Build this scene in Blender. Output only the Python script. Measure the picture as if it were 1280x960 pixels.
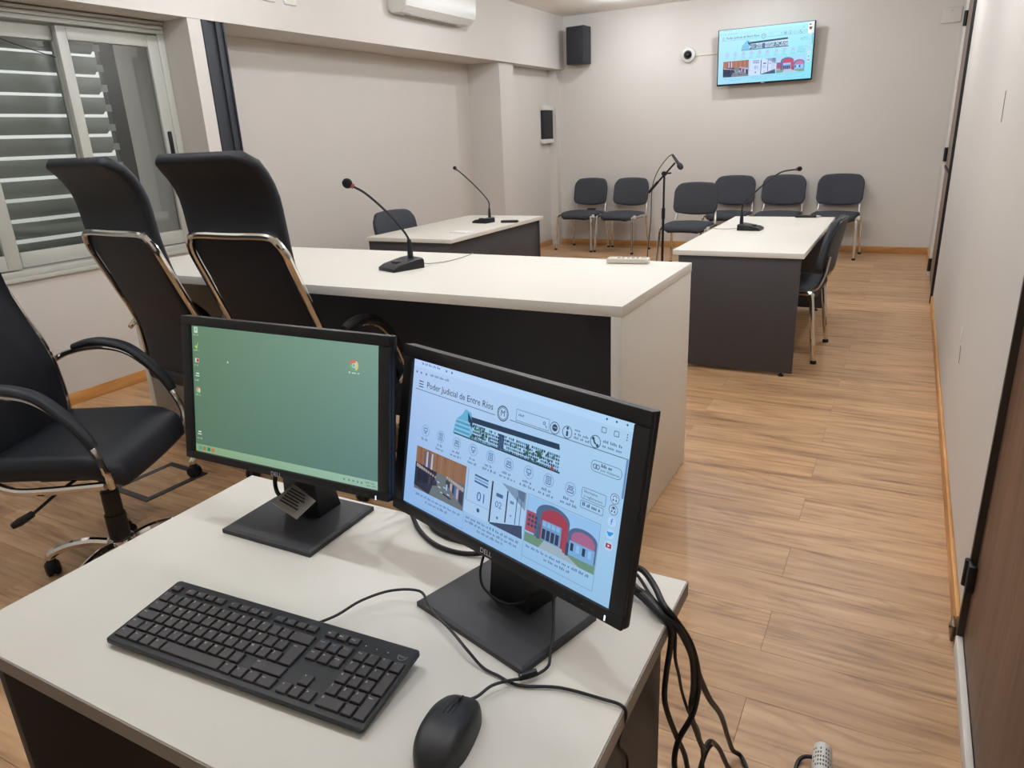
import bpy, bmesh, math, random
from mathutils import Vector, Matrix
random.seed(7)
C = bpy.context
for o in list(bpy.data.objects): bpy.data.objects.remove(o)
COL = C.scene.collection
PI = math.pi

# ------------------------------------------------------------------ camera
YAW, PIT, ROL = -0.50408, -0.33086, -0.04595
CAMH = 1.42
fw = Vector((math.sin(YAW)*math.cos(PIT), math.cos(YAW)*math.cos(PIT), math.sin(PIT)))
r0 = Vector((math.cos(YAW), -math.sin(YAW), 0)); u0 = r0.cross(fw)
cr = r0*math.cos(ROL)+u0*math.sin(ROL); cu = -r0*math.sin(ROL)+u0*math.cos(ROL)
cam = bpy.data.objects.new('camera', bpy.data.cameras.new('camera'))
COL.objects.link(cam)
cam.matrix_world = Matrix(((cr.x, cu.x, -fw.x, 0), (cr.y, cu.y, -fw.y, 0), (cr.z, cu.z, -fw.z, CAMH), (0, 0, 0, 1)))
cam.data.sensor_width = 36; cam.data.lens = 893.92/1280*36; cam.data.clip_start = .02
C.scene.camera = cam

# ------------------------------------------------------------------ world, light, exposure
W = bpy.data.worlds.new('world'); C.scene.world = W; W.use_nodes = True
wn = W.node_tree.nodes; wl = W.node_tree.links
bg = wn['Background']; sky = wn.new('ShaderNodeTexSky'); sky.sky_type = 'HOSEK_WILKIE'
sky.turbidity = 9; sky.sun_direction = (0.5, 0.5, .7)
desat = wn.new('ShaderNodeHueSaturation'); desat.inputs['Saturation'].default_value = .12      # thin overcast
wl.new(sky.outputs[0], desat.inputs['Color']); wl.new(desat.outputs[0], bg.inputs[0]); bg.inputs[1].default_value = 7.0
vs = C.scene.view_settings
vs.view_transform = 'Standard'; vs.look = 'None'; vs.exposure = 0.0; vs.gamma = 1; vs.use_curve_mapping = False
LAMPS = [(x, y) for x in (-3.0, -1.62, -.25) for y in (1.0, 3.4, 5.9, 8.3) if (x, y) != (-.25, 8.3)]
LAMP_W = 27.2
LAMP_COL = (.94, 1.0, 1.085)
CEIL = 2.84

# ------------------------------------------------------------------ materials
def lin(c):
    return tuple(((v/255)/12.92 if v/255 <= .04045 else ((v/255+.055)/1.055)**2.4) for v in c)
MATS = {}
def P(name, rgb, rough=.5, metal=0, bump=0, bscale=200, var=0, vscale=3, coat=0, spec=.5, stretch=None):
    m = bpy.data.materials.new(name); m.use_nodes = True
    nt = m.node_tree; n = nt.nodes; l = nt.links; b = n['Principled BSDF']
    c = lin(rgb)+(1,)
    b.inputs['Base Color'].default_value = c; b.inputs['Roughness'].default_value = rough
    b.inputs['Metallic'].default_value = metal; b.inputs['Specular IOR Level'].default_value = spec
    b.inputs['Coat Weight'].default_value = coat
    tc = n.new('ShaderNodeTexCoord')
    if var:
        t = n.new('ShaderNodeTexNoise'); t.inputs['Scale'].default_value = vscale; t.inputs['Detail'].default_value = 4
        src = tc.outputs['Object']
        if stretch:
            mp = n.new('ShaderNodeMapping'); mp.inputs['Scale'].default_value = stretch; l.new(src, mp.inputs[0]); src = mp.outputs[0]
        l.new(src, t.inputs['Vector'])
        mx = n.new('ShaderNodeMix'); mx.data_type = 'RGBA'
        mx.inputs[6].default_value = tuple(v*(1-var) for v in c[:3])+(1,); mx.inputs[7].default_value = tuple(min(1, v*(1+var)) for v in c[:3])+(1,)
        l.new(t.outputs['Fac'], mx.inputs[0]); l.new(mx.outputs[2], b.inputs['Base Color'])
    if bump:
        t2 = n.new('ShaderNodeTexNoise'); t2.inputs['Scale'].default_value = bscale; t2.inputs['Detail'].default_value = 3
        l.new(tc.outputs['Object'], t2.inputs['Vector'])
        bp = n.new('ShaderNodeBump'); bp.inputs['Strength'].default_value = bump; bp.inputs['Distance'].default_value = .002
        l.new(t2.outputs['Fac'], bp.inputs['Height']); l.new(bp.outputs[0], b.inputs['Normal'])
    MATS[name] = m; return m
P('wall', (208, 202, 194), .62, var=.03, vscale=1.2, bump=.12, bscale=60, spec=.3)
P('ceiling', (240, 234, 226), .8, var=.02)
P('pvc', (184, 184, 174), .4)
P('laminate', (224, 219, 208), .5, var=.015, vscale=8)
P('edge_greige', (142, 130, 118), .45, var=.04)
P('charcoal', (66, 63, 64), .5, var=.06, vscale=6, spec=.4)
P('charcoal_brown', (68, 60, 54), .5, var=.06, vscale=6, spec=.4)
P('black_panel', (76, 84, 102), .55, var=.04)
P('fabric', (72, 74, 79), .95, bump=.6, bscale=420, var=.22, vscale=60, spec=.15)
P('leather', (33, 35, 40), .5, bump=.25, bscale=300, var=.05, spec=.35)
P('chrome', (225, 222, 216), .09, 1)
P('satin', (190, 188, 182), .3, 1)
P('plastic', (22, 22, 24), .42, bump=.08, bscale=600, spec=.4)
P('plastic_matte', (58, 58, 61), .5, bump=.1, bscale=500, spec=.3)
P('mouse_black', (33, 33, 35), .46, bump=.08, bscale=600, spec=.45)
P('key', (54, 50, 50), .5, bump=.1, bscale=700, spec=.4)
P('keyboard_body', (40, 41, 43), .5, bump=.1, bscale=600, spec=.4)
P('rubber', (14, 14, 15), .5, spec=.4)
P('legend', (205, 205, 198), .6)
P('legend_blue', (120, 165, 200), .6)
P('logo_grey', (205, 207, 210), .4)
P('steel_paint', (44, 47, 52), .45, spec=.4, var=.08, vscale=5)
P('white_plastic', (212, 210, 203), .35)
P('offwhite_plastic', (214, 208, 190), .4)
P('button_grey', (170, 168, 158), .5)
P('speaker_black', (44, 46, 52), .6)
P('grille', (36, 37, 41), .75, bump=.5, bscale=500)
P('foam', (12, 12, 13), .95, bump=.8, bscale=400)
P('slat', (172, 174, 168), .4, .1, var=.05, vscale=4)
P('dark_slot', (30, 29, 28), .8)
P('exterior', (112, 98, 92), .9, var=.12, vscale=3, bump=.3, bscale=40)
P('concrete', (168, 168, 162), .9, var=.15, vscale=4)
P('tag_grey', (160, 157, 148), .6)
P('print_dark', (60, 58, 52), .7)
P('brass', (120, 108, 88), .4, .8)
P('door_jamb', (48, 38, 30), .5)
P('white_paint', (222, 218, 208), .5)
P('scuff', (120, 114, 106), .9)
P('lens', (8, 8, 10), .08, coat=.5)
P('paper', (240, 238, 232), .7)
P('lamp_trim', (235, 232, 226), .5)
P('floor_metal', (70, 72, 74), .4, .6)

def wood(name, base, dark, light, scale, axis='X', rough=.42, rnd=True, knots=True):
    m = bpy.data.materials.new(name); m.use_nodes = True; nt = m.node_tree; n = nt.nodes; l = nt.links; b = n['Principled BSDF']
    tc = n.new('ShaderNodeTexCoord'); oi = n.new('ShaderNodeObjectInfo')
    add = n.new('ShaderNodeVectorMath'); add.operation = 'ADD'; l.new(tc.outputs['Object'], add.inputs[0])
    if rnd:
        cmb = n.new('ShaderNodeCombineXYZ'); mu = n.new('ShaderNodeMath'); mu.operation = 'MULTIPLY'; mu.inputs[1].default_value = 37
        l.new(oi.outputs['Random'], mu.inputs[0])
        for k in range(3): l.new(mu.outputs[0], cmb.inputs[k])
        l.new(cmb.outputs[0], add.inputs[1])
    mp = n.new('ShaderNodeMapping'); s = scale
    mp.inputs['Scale'].default_value = {'X': (s*.15, s, s), 'Y': (s, s*.10, s), 'Z': (s, s, s*.10)}[axis]
    l.new(add.outputs[0], mp.inputs[0])
    t = n.new('ShaderNodeTexNoise'); t.inputs['Scale'].default_value = 1.0; t.inputs['Detail'].default_value = 7; t.inputs['Roughness'].default_value = .62; t.inputs['Distortion'].default_value = 1.3
    l.new(mp.outputs[0], t.inputs['Vector'])
    mp2 = n.new('ShaderNodeMapping'); mp2.inputs['Scale'].default_value = {'X': (s*.28, s*5, s), 'Y': (s*5, s*.28, s), 'Z': (s*5, s*5, s*.28)}[axis]
    l.new(add.outputs[0], mp2.inputs[0])
    t2 = n.new('ShaderNodeTexNoise'); t2.inputs['Scale'].default_value = 1; t2.inputs['Detail'].default_value = 5; t2.inputs['Distortion'].default_value = .3
    l.new(mp2.outputs[0], t2.inputs['Vector'])
    mixf = n.new('ShaderNodeMath'); mixf.operation = 'MULTIPLY_ADD'; mixf.inputs[1].default_value = .45
    l.new(t2.outputs['Fac'], mixf.inputs[0])
    sc = n.new('ShaderNodeMath'); sc.operation = 'MULTIPLY'; sc.inputs[1].default_value = .55; l.new(t.outputs['Fac'], sc.inputs[0]); l.new(sc.outputs[0], mixf.inputs[2])
    rp = n.new('ShaderNodeValToRGB'); e = rp.color_ramp.elements
    e[0].position = .34; e[0].color = lin(dark)+(1,); e[1].position = .64; e[1].color = lin(light)+(1,)
    q = rp.color_ramp.elements.new(.48); q.color = lin(base)+(1,)
    l.new(mixf.outputs[0], rp.inputs[0])
    col = rp.outputs[0]
    if rnd:
        mp3 = n.new('ShaderNodeMapping'); mp3.inputs['Scale'].default_value = (1.1, 5.5, 1.0); l.new(add.outputs[0], mp3.inputs[0])
        t3 = n.new('ShaderNodeTexNoise'); t3.inputs['Scale'].default_value = 1; t3.inputs['Detail'].default_value = 2.5; t3.inputs['Roughness'].default_value = .45; t3.inputs['Distortion'].default_value = .5; l.new(mp3.outputs[0], t3.inputs['Vector'])
        m1_ = n.new('ShaderNodeMath'); m1_.operation = 'MULTIPLY'; m1_.inputs[1].default_value = 95; l.new(t3.outputs['Fac'], m1_.inputs[0])
        m2_ = n.new('ShaderNodeMath'); m2_.operation = 'SINE'; l.new(m1_.outputs[0], m2_.inputs[0])
        mr3 = n.new('ShaderNodeMapRange'); mr3.inputs[1].default_value = .1; mr3.inputs[2].default_value = 1; mr3.inputs[3].default_value = 0; mr3.inputs[4].default_value = .30; l.new(m2_.outputs[0], mr3.inputs[0])
        # only in the heart of some boards
        mr4 = n.new('ShaderNodeMapRange'); mr4.inputs[1].default_value = .48; mr4.inputs[2].default_value = .66; l.new(t3.outputs['Fac'], mr4.inputs[0])
        m3_ = n.new('ShaderNodeMath'); m3_.operation = 'MULTIPLY'; l.new(mr3.outputs[0], m3_.inputs[0]); l.new(mr4.outputs[0], m3_.inputs[1])
        mxr = n.new('ShaderNodeMix'); mxr.data_type = 'RGBA'; mxr.blend_type = 'MULTIPLY'; mxr.inputs[7].default_value = lin((150, 118, 92))+(1,)
        l.new(m3_.outputs[0], mxr.inputs[0]); l.new(col, mxr.inputs[6]); col = mxr.outputs[2]
        mxr.inputs[7].default_value = (.25, .2, .16, 1)
    if rnd:
        hs = n.new('ShaderNodeHueSaturation'); mr = n.new('ShaderNodeMapRange'); mr.inputs[3].default_value = .9; mr.inputs[4].default_value = 1.08
        l.new(oi.outputs['Random'], mr.inputs[0]); l.new(mr.outputs[0], hs.inputs['Value']); l.new(col, hs.inputs['Color']); col = hs.outputs[0]
    l.new(col, b.inputs['Base Color']); b.inputs['Roughness'].default_value = rough; b.inputs['Specular IOR Level'].default_value = .4
    bp = n.new('ShaderNodeBump'); bp.inputs['Strength'].default_value = .12; bp.inputs['Distance'].default_value = .002; l.new(t2.outputs['Fac'], bp.inputs['Height']); l.new(bp.outputs[0], b.inputs['Normal'])
    MATS[name] = m; return m
wood('floor_wood', (189, 149, 109), (136, 100, 69), (209, 170, 129), 9.5, 'X', .38)
wood('skirting_wood', (196, 140, 78), (170, 112, 56), (214, 164, 102), 9, 'Y', .4, False)
wood('skirting_wood_x', (190, 136, 78), (165, 110, 58), (208, 158, 100), 9, 'X', .4, False)
wood('door_wood', (98, 70, 52), (70, 48, 36), (118, 88, 66), 8, 'Z', .45, False)
wood('far_door_wood', (132, 112, 100), (108, 90, 80), (146, 126, 112), 8, 'Z', .5, False)

def glass():
    m = bpy.data.materials.new('glass'); m.use_nodes = True; nt = m.node_tree; n = nt.nodes; l = nt.links; n.remove(n['Principled BSDF'])
    tr = n.new('ShaderNodeBsdfTransparent'); tr.inputs[0].default_value = (.86, .88, .87, 1); gl = n.new('ShaderNodeBsdfGlossy'); gl.inputs['Roughness'].default_value = .02
    fr = n.new('ShaderNodeFresnel'); fr.inputs[0].default_value = 1.5; mx = n.new('ShaderNodeMixShader')
    l.new(fr.outputs[0], mx.inputs[0]); l.new(tr.outputs[0], mx.inputs[1]); l.new(gl.outputs[0], mx.inputs[2]); l.new(mx.outputs[0], n['Material Output'].inputs[0])
    MATS['glass'] = m
glass()
def emit_attr(name, strength=1.0):
    m = bpy.data.materials.new(name); m.use_nodes = True; nt = m.node_tree; n = nt.nodes; l = nt.links; b = n['Principled BSDF']
    a = n.new('ShaderNodeVertexColor'); a.layer_name = 'Col'
    b.inputs['Base Color'].default_value = (.01, .01, .01, 1); b.inputs['Roughness'].default_value = .35; b.inputs['Specular IOR Level'].default_value = .3
    l.new(a.outputs[0], b.inputs['Emission Color']); b.inputs['Emission Strength'].default_value = strength
    MATS[name] = m
emit_attr('screen')
def emit(name, rgb, s):
    m = P(name, (20, 20, 20), .4); b = m.node_tree.nodes['Principled BSDF']
    b.inputs['Emission Color'].default_value = lin(rgb)+(1,); b.inputs['Emission Strength'].default_value = s
emit('red_ring', (220, 110, 80), .3); emit('led_white', (225, 235, 255), 1.5); emit('lamp_glow', (255, 240, 220), 6)

# ------------------------------------------------------------------ helpers
def mk(name, bm, mat, parent=None, loc=(0, 0, 0), rot=(0, 0, 0), smooth=35):
    me = bpy.data.meshes.new(name)
    bmesh.ops.recalc_face_normals(bm, faces=bm.faces)
    bm.to_mesh(me); bm.free()
    if mat: me.materials.append(MATS[mat])
    if smooth:
        for p in me.polygons: p.use_smooth = True
        me.set_sharp_from_angle(angle=math.radians(smooth))
    o = bpy.data.objects.new(name, me); COL.objects.link(o)
    o.location = loc; o.rotation_euler = rot
    if parent: o.parent = parent
    return o
def tag(o, label, cat, group=None, kind=None):
    o['label'] = label; o['category'] = cat
    if group: o['group'] = group
    if kind: o['kind'] = kind
    return o
def thing(name, label, cat, loc=(0, 0, 0), rz=0, group=None):
    o = bpy.data.objects.new(name, None); COL.objects.link(o); o.empty_display_size = .1
    o.location = loc; o.rotation_euler = (0, 0, rz)
    return tag(o, label, cat, group)
def struct(o, label=None):
    o['kind'] = 'structure'
    if label: o['label'] = label
    return o
def dup(root, loc, rz, label):
    r = root.copy(); COL.objects.link(r); r.location = loc; r.rotation_euler = (0, 0, rz); r['label'] = label
    for ch in root.children:
        c = ch.copy(); COL.objects.link(c); c.parent = r
        for g in ch.children:
            d = g.copy(); COL.objects.link(d); d.parent = c
    return r
def NB(): return bmesh.new()
def box(bm, a, b, bev=0):
    x0, y0, z0 = a; x1, y1, z1 = b
    v = [bm.verts.new(p) for p in ((x0, y0, z0), (x1, y0, z0), (x1, y1, z0), (x0, y1, z0), (x0, y0, z1), (x1, y0, z1), (x1, y1, z1), (x0, y1, z1))]
    f = [bm.faces.new([v[i] for i in q]) for q in ((3, 2, 1, 0), (4, 5, 6, 7), (0, 1, 5, 4), (1, 2, 6, 5), (2, 3, 7, 6), (3, 0, 4, 7))]
    if bev:
        es = list({e for q in f for e in q.edges})
        bmesh.ops.bevel(bm, geom=es, offset=bev, segments=2, affect='EDGES', profile=.5)
    return bm
def B(a, b, bev=0): return box(NB(), a, b, bev)
def catmull(pts, n=6, closed=False):
    P_ = [Vector(p) for p in pts]; out = []; N = len(P_)
    for i in range(N if closed else N-1):
        p0 = P_[(i-1) % N] if (closed or i > 0) else P_[0]*2-P_[1]
        p1 = P_[i]; p2 = P_[(i+1) % N]
        p3 = P_[(i+2) % N] if (closed or i+2 < N) else P_[-1]*2-P_[-2]
        for k in range(n):
            t = k/n
            out.append(.5*((2*p1)+(-p0+p2)*t+(2*p0-5*p1+4*p2-p3)*t*t+(-p0+3*p1-3*p2+p3)*t**3))
    if not closed: out.append(P_[-1])
    return out
def tube(bm, pts, r, seg=8, closed=False, flat=None):
    pts = [Vector(p) for p in pts]; N = len(pts)
    rs = r if isinstance(r, (list, tuple)) else [r]*N
    tans = []
    for i in range(N):
        a = pts[(i-1) % N] if (closed or i > 0) else pts[i]
        b = pts[(i+1) % N] if (closed or i < N-1) else pts[i]
        tans.append((b-a).normalized())
    up = Vector((0, 0, 1)) if abs(tans[0].z) < .9 else Vector((1, 0, 0))
    nrm = (up-tans[0]*up.dot(tans[0])).normalized(); rings = []
    for i in range(N):
        t = tans[i]; nrm = (nrm-t*nrm.dot(t)).normalized(); bn = t.cross(nrm)
        ring = []
        for k in range(seg):
            a = 2*PI*k/seg; ca, sa = math.cos(a), math.sin(a)
            off = nrm*ca*rs[i]+bn*sa*rs[i]
            if flat: off = nrm*ca*rs[i]*flat[0]+bn*sa*rs[i]*flat[1]
            ring.append(bm.verts.new(pts[i]+off))
        rings.append(ring)
    for i in range(N if closed else N-1):
        a, b = rings[i], rings[(i+1) % N]
        for k in range(seg): bm.faces.new((a[k], a[(k+1) % seg], b[(k+1) % seg], b[k]))
    if not closed:
        bm.faces.new(rings[0][::-1]); bm.faces.new(rings[-1])
    return bm
def T(pts, r, seg=8, n=0, closed=False, flat=None):
    return tube(NB(), catmull(pts, n, closed) if n else pts, r, seg, closed, flat)
def lathe(bm, prof, seg=20, M=None):
    rings = []
    for r, z in prof:
        if r < 1e-6: rings.append([bm.verts.new((0, 0, z))])
        else: rings.append([bm.verts.new((r*math.cos(2*PI*k/seg), r*math.sin(2*PI*k/seg), z)) for k in range(seg)])
    for a, b in zip(rings, rings[1:]):
        for k in range(seg):
            k2 = (k+1) % seg
            if len(a) == 1 and len(b) == 1: continue
            if len(a) == 1: bm.faces.new((a[0], b[k], b[k2]))
            elif len(b) == 1: bm.faces.new((a[k], a[k2], b[0]))
            else: bm.faces.new((a[k], a[k2], b[k2], b[k]))
    for rg, rev in ((rings[0], 1), (rings[-1], 0)):
        if len(rg) > 1: bm.faces.new(rg[::-1] if rev else rg)
    if M is not None:
        for rg in rings:
            for v in rg: v.co = M @ v.co
    return bm
def prism(bm, outl, d0, d1, fn):
    a = [bm.verts.new(fn(x, y, d0)) for x, y in outl]; b = [bm.verts.new(fn(x, y, d1)) for x, y in outl]
    n = len(outl); bm.faces.new(a[::-1]); bm.faces.new(b)
    for i in range(n): bm.faces.new((a[i], a[(i+1) % n], b[(i+1) % n], b[i]))
    return bm
def hull_loft(bm, rings):
    R_ = [[bm.verts.new(p) for p in r] for r in rings]
    for a, b in zip(R_, R_[1:]):
        n = len(a)
        for k in range(n): bm.faces.new((a[k], a[(k+1) % n], b[(k+1) % n], b[k]))
    bm.faces.new(R_[0][::-1]); bm.faces.new(R_[-1]); return bm
def spaced(n, re, L):
    # sample 0..L denser near both ends
    e = [re*(1-math.cos(PI/2*i/4)) for i in range(5)]
    mid = [re+(L-2*re)*i/n for i in range(1, n)]
    return e+mid+[L-q for q in e[::-1]]
def pad(Wd, L, Tk, re, rb, rt, fn, nu=8, nv=8, wfun=None):
    """soft slab: width Wd, length L (v), rounded corners rb/rt, mapped by fn(x, v, offset)"""
    bm = NB(); vs_ = spaced(nv, re, L); us = spaced(nu, re, 1.0*Wd)
    front = []; back = []
    for v in vs_:
        w = Wd/2*(wfun(v/L) if wfun else 1)
        if v < rb: w -= rb-math.sqrt(max(0, rb*rb-(rb-v)**2))
        if v > L-rt: w -= rt-math.sqrt(max(0, rt*rt-(v-L+rt)**2))
        fr, bk = [], []
        dv = min(v, L-v)
        for u in us:
            x = (u/Wd*2-1)*w
            d = min(min(u, Wd-u), dv)
            f = 1 if d >= re else math.sqrt(max(0, 1-(1-d/re)**2))
            if d < 1e-9:
                p = bm.verts.new(fn(x, v, 0)); fr.append(p); bk.append(p)
            else:
                fr.append(bm.verts.new(fn(x, v, Tk/2*f))); bk.append(bm.verts.new(fn(x, v, -Tk/2*f)))
        front.append(fr); back.append(bk)
    for g, rev in ((front, 0), (back, 1)):
        for i in range(len(g)-1):
            for j in range(len(us)-1):
                q = [g[i][j], g[i][j+1], g[i+1][j+1], g[i+1][j]]
                q2 = []
                for p in q:
                    if p not in q2: q2.append(p)
                if len(q2) >= 3:
                    try: bm.faces.new(q2[::-1] if rev else q2)
                    except ValueError: pass
    bmesh.ops.remove_doubles(bm, verts=bm.verts, dist=1e-5)
    return bm
_txt = {}
def text_tris(s):
    if s not in _txt:
        cu_ = bpy.data.curves.new('t', 'FONT'); cu_.body = s; cu_.resolution_u = 2
        ob = bpy.data.objects.new('t', cu_); COL.objects.link(ob)
        dg = C.evaluated_depsgraph_get(); me = ob.evaluated_get(dg).to_mesh()
        me.calc_loop_triangles()
        v = [(q.co.x, q.co.y) for q in me.vertices]; t = [tuple(k.vertices) for k in me.loop_triangles]
        bpy.data.objects.remove(ob); bpy.data.curves.remove(cu_)
        xs = [p[0] for p in v] or [0]
        _txt[s] = (v, t, min(xs), max(xs))
    return _txt[s]
def text_bm(bm, s, fn, x, y, h, w=None, align='l', bold=0):
    """flat text; h = cap height; fn(x, y) -> 3D"""
    v, t, a, b = text_tris(s); sy = h/.69; sx = sy if w is None else w/(b-a)
    off = {'l': -a*sx, 'c': -(a+b)/2*sx, 'r': -b*sx}[align]
    vv = [bm.verts.new(fn(x+off+p[0]*sx, y+p[1]*sy)) for p in v]
    for q in t:
        try: bm.faces.new([vv[i] for i in q])
        except ValueError: pass
    return bm

# ------------------------------------------------------------------ lamps of the ceiling (just above the frame)
for i, (x, y) in enumerate(LAMPS):
    lab = '%s round white ceiling lamp in the %s row, counted from the monitor desk' % (['first', 'second', 'third', 'fourth'][i % 4], ['window side', 'middle', 'right wall'][i//4])
    t = thing('ceiling_lamp', lab, 'ceiling lamp', (x, y, CEIL), 0, 'ceiling lamps')
    mk('base_plate', lathe(NB(), [(.10, 0), (.10, -.022), (.092, -.028), (.07, -.028), (.07, 0)], 28), 'lamp_trim', t)
    mk('diffuser', lathe(NB(), [(.07, -.020), (.068, -.034), (0, -.036)], 28), 'lamp_glow', t)
    if y > 8:      # the far fittings throw most of their light straight down
        la = bpy.data.lights.new('downlight', 'AREA'); la.shape = 'DISK'; la.size = .13; la.energy = LAMP_W*.27; la.color = LAMP_COL
        ao = bpy.data.objects.new('downlight', la); COL.objects.link(ao); ao.parent = t; ao.location = (0, 0, -.045)
    ld = bpy.data.lights.new('bulb', 'POINT'); ld.shadow_soft_size = .04; ld.energy = LAMP_W*((1.15 if x < -2.9 else .85) if y < 2 else .4 if y > 8 else .75 if x < -2.9 and y > 5 else 1.22 if x > -1 else 1); ld.color = LAMP_COL
    lo = bpy.data.objects.new('bulb', ld); COL.objects.link(lo); lo.parent = t; lo.location = (0, 0, -.10)

# ------------------------------------------------------------------ room shell
XR, XB, XW, XN, YB, YF = .278, -4.10, -4.34, -4.55, 9.2, -1.2
fl = struct(mk('floor', B((-5.0, YF-.2, -.12), (XR+.25, YB+.2, -.0045)), 'dark_slot', smooth=0), 'pale oak plank floor running across the room')
# planks, one object each, staggered rows of 0.2 m
pm = {}
def plank_mesh(L):
    k = round(L, 3)
    if k not in pm:
        bm = B((-L/2+.0006, -.0994, -.006), (L/2-.0006, .0994, 0)); top = [f for f in bm.faces if all(v.co.z > -.001 for v in f.verts)][0]
        me = bpy.data.meshes.new('plank'); bmesh.ops.recalc_face_normals(bm, faces=bm.faces); bm.to_mesh(me); bm.free(); me.materials.append(MATS['floor_wood']); pm[k] = me
    return pm[k]
for r in range(-1, 46):
    x = (-.22 if r % 2 else -.82)-1.2*5
    while x < XR-.01:
        a, b = max(x, -4.56 if 3.74 < r*.2 < 7.5 else XW), min(x+1.2, XR)
        if b-a > .03:
            o = bpy.data.objects.new('plank', plank_mesh(b-a)); COL.objects.link(o); o.parent = fl; o.location = ((a+b)/2, r*.2+.1, 0)
        x += 1.2
struct(mk('ceiling', B((-5.0, YF-.2, CEIL), (XR+.25, YB+.2, CEIL+.12)), 'ceiling', smooth=0))
struct(mk('wall_back', B((-5.0, YB, -.1), (XR+.25, YB+.15, CEIL)), 'wall', smooth=0))
struct(mk('wall_front', B((-5.0, YF-.15, -.1), (XR+.25, YF, CEIL)), 'wall', smooth=0))
bm = NB()
box(bm, (XW-.16, YF, -.1), (XW, 3.45, .785))                 # below the window
box(bm, (XW-.16, YF, .785), (XW, .55, 2.22))                 # beside the window, towards the camera
box(bm, (XN-.16, 3.74, -.1), (XN, 7.54, 2.22))                # recess
box(bm, (-4.95, 7.87, -.1), (-4.28, YB, 2.22))               # short wall
box(bm, (-4.95, YF, 2.222), (XB, YB, CEIL))                   # beam and soffit
box(bm, (-4.28, 9.09, -.1), (-4.17, YB, 2.22))               # nib in the corner
struct(mk('wall_left', bm, 'wall', smooth=0))
struct(mk('trim_1', B((-4.95, 3.45, -.1), (XB-.005, 3.553, 2.2215)), 'wall', smooth=0), 'white pier between the window and the black steel column')
struct(mk('trim_2', B((-4.95, 7.54, -.1), (-4.14, 7.87, 2.2215)), 'wall', smooth=0), 'square white pillar at the far end of the recess')
# steel column
t = thing('steel_column', 'black painted steel column standing between the window pier and the recess', 'column', (-4.2, 3.645, 0))
bm = NB()
box(bm, (-.07, -.088, 0), (.10, -.078, 2.222)); box(bm, (-.07, .078, 0), (.10, .088, 2.222))
mk('flange', bm, 'steel_paint', t, smooth=0)
mk('web', B((-.07, -.078, 0), (.072, .078, 2.222)), 'steel_paint', t, smooth=0)
bm = NB(); box(bm, (.072, -.078, 0), (.098, -.045, 2.222)); box(bm, (.072, .03, 0), (.088, .078, 2.222))
mk('stiffener', bm, 'steel_paint', t, smooth=0)
# right wall with two door openings
bm = NB()
D1 = (.98, 2.05); D2 = (6.62, 7.86)
box(bm, (XR, YF, -.1), (XR+.14, D1[0], CEIL)); box(bm, (XR, D1[0], 2.1), (XR+.14, D1[1], CEIL))
box(bm, (XR, D1[1], -.1), (XR+.14, D2[0], CEIL)); box(bm, (XR, D2[0], 2.62), (XR+.14, D2[1], CEIL)); box(bm, (XR, D2[1], -.1), (XR+.14, YB, CEIL))
wr = struct(mk('wall_right', bm, 'wall', smooth=0))
for pts in (((3.383, 1.507), (3.375, 1.45), (3.366, 1.40), (3.374, 1.398)), ((3.49, .495), (3.46, .46), (3.445, .43))):
    mk('scratch', T([(XR-.0005, y, z) for y, z in pts], .0022, 5), 'scuff', wr)
mk('chip', pad(.03, .07, .004, .01, .012, .012, lambda x, v, o: (XR-.001+o, 3.54+x, .50+v), 3, 3), 'white_paint', wr)
# beyond the doors: an unseen wall added so that no daylight leaks in
struct(mk('wall_light_stop', B((XR+.2, YF, -.1), (XR+.25, YB, CEIL)), 'wall', smooth=0))
# skirtings
struct(mk('baseboard_left', B((XW, .0, 0), (XW+.014, 3.45, .072), .003), 'skirting_wood'))
bm = B((-4.28, 7.87, 0), (-4.266, 9.09, .072), .003)
struct(mk('baseboard_corner', bm, 'skirting_wood'))
struct(mk('baseboard_back', B((-4.17, YB-.014, 0), (XR, YB, .072), .003), 'skirting_wood_x'))
bm = NB(); box(bm, (XR-.013, D1[1]+.05, 0), (XR, D2[0]-.01, .066), .003); box(bm, (XR-.013, D2[1]+.09, 0), (XR, YB, .07), .003)
struct(mk('baseboard_right', bm, 'skirting_wood'))

# door_1: the brown door by the camera
d = struct(mk('door_1', B((XR+.004, D1[0]+.03, .012), (XR+.044, D1[1]-.016, 2.06), .002), 'door_wood'), 'dark brown wooden door close to the camera on the right wall')
bm = NB(); box(bm, (XR-.012, D1[1]-.014, 0.0), (XR+.1, D1[1]+.006, 2.1)); box(bm, (XR-.012, D1[0], 0), (XR+.1, D1[0]+.028, 2.1)); box(bm, (XR-.012, D1[0]+.028, 2.065), (XR+.1, D1[1]-.014, 2.1))
mk('door_jamb', bm, 'door_jamb', d, smooth=0)
bm = NB(); lathe(bm, [(.007, -.04), (.008, -.04), (.008, .04), (.007, .04)], 12, Matrix.Translation((XR-.016, 2.045, .245)))
box(bm, (XR-.016, 2.005, .205), (XR+.003, 2.045, .285), .002)
mk('hinge', bm, 'rubber', d)
bm = NB(); box(bm, (XR-.022, 2.065, .0), (XR-.013, 2.12, .052), .002); lathe(bm, [(0, -.004), (.007, -.004), (.007, .004), (0, .004)], 10, Matrix.Translation((XR-.024, 2.09, .036)) @ Matrix.Rotation(PI/2, 4, 'Y'))
mk('strike_plate', bm, 'brass', d)
mk('draught_strip', B((XR-.014, D1[0]+.03, .0), (XR+.003, D1[1]-.016, .047), .003), 'white_paint', d)
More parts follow.
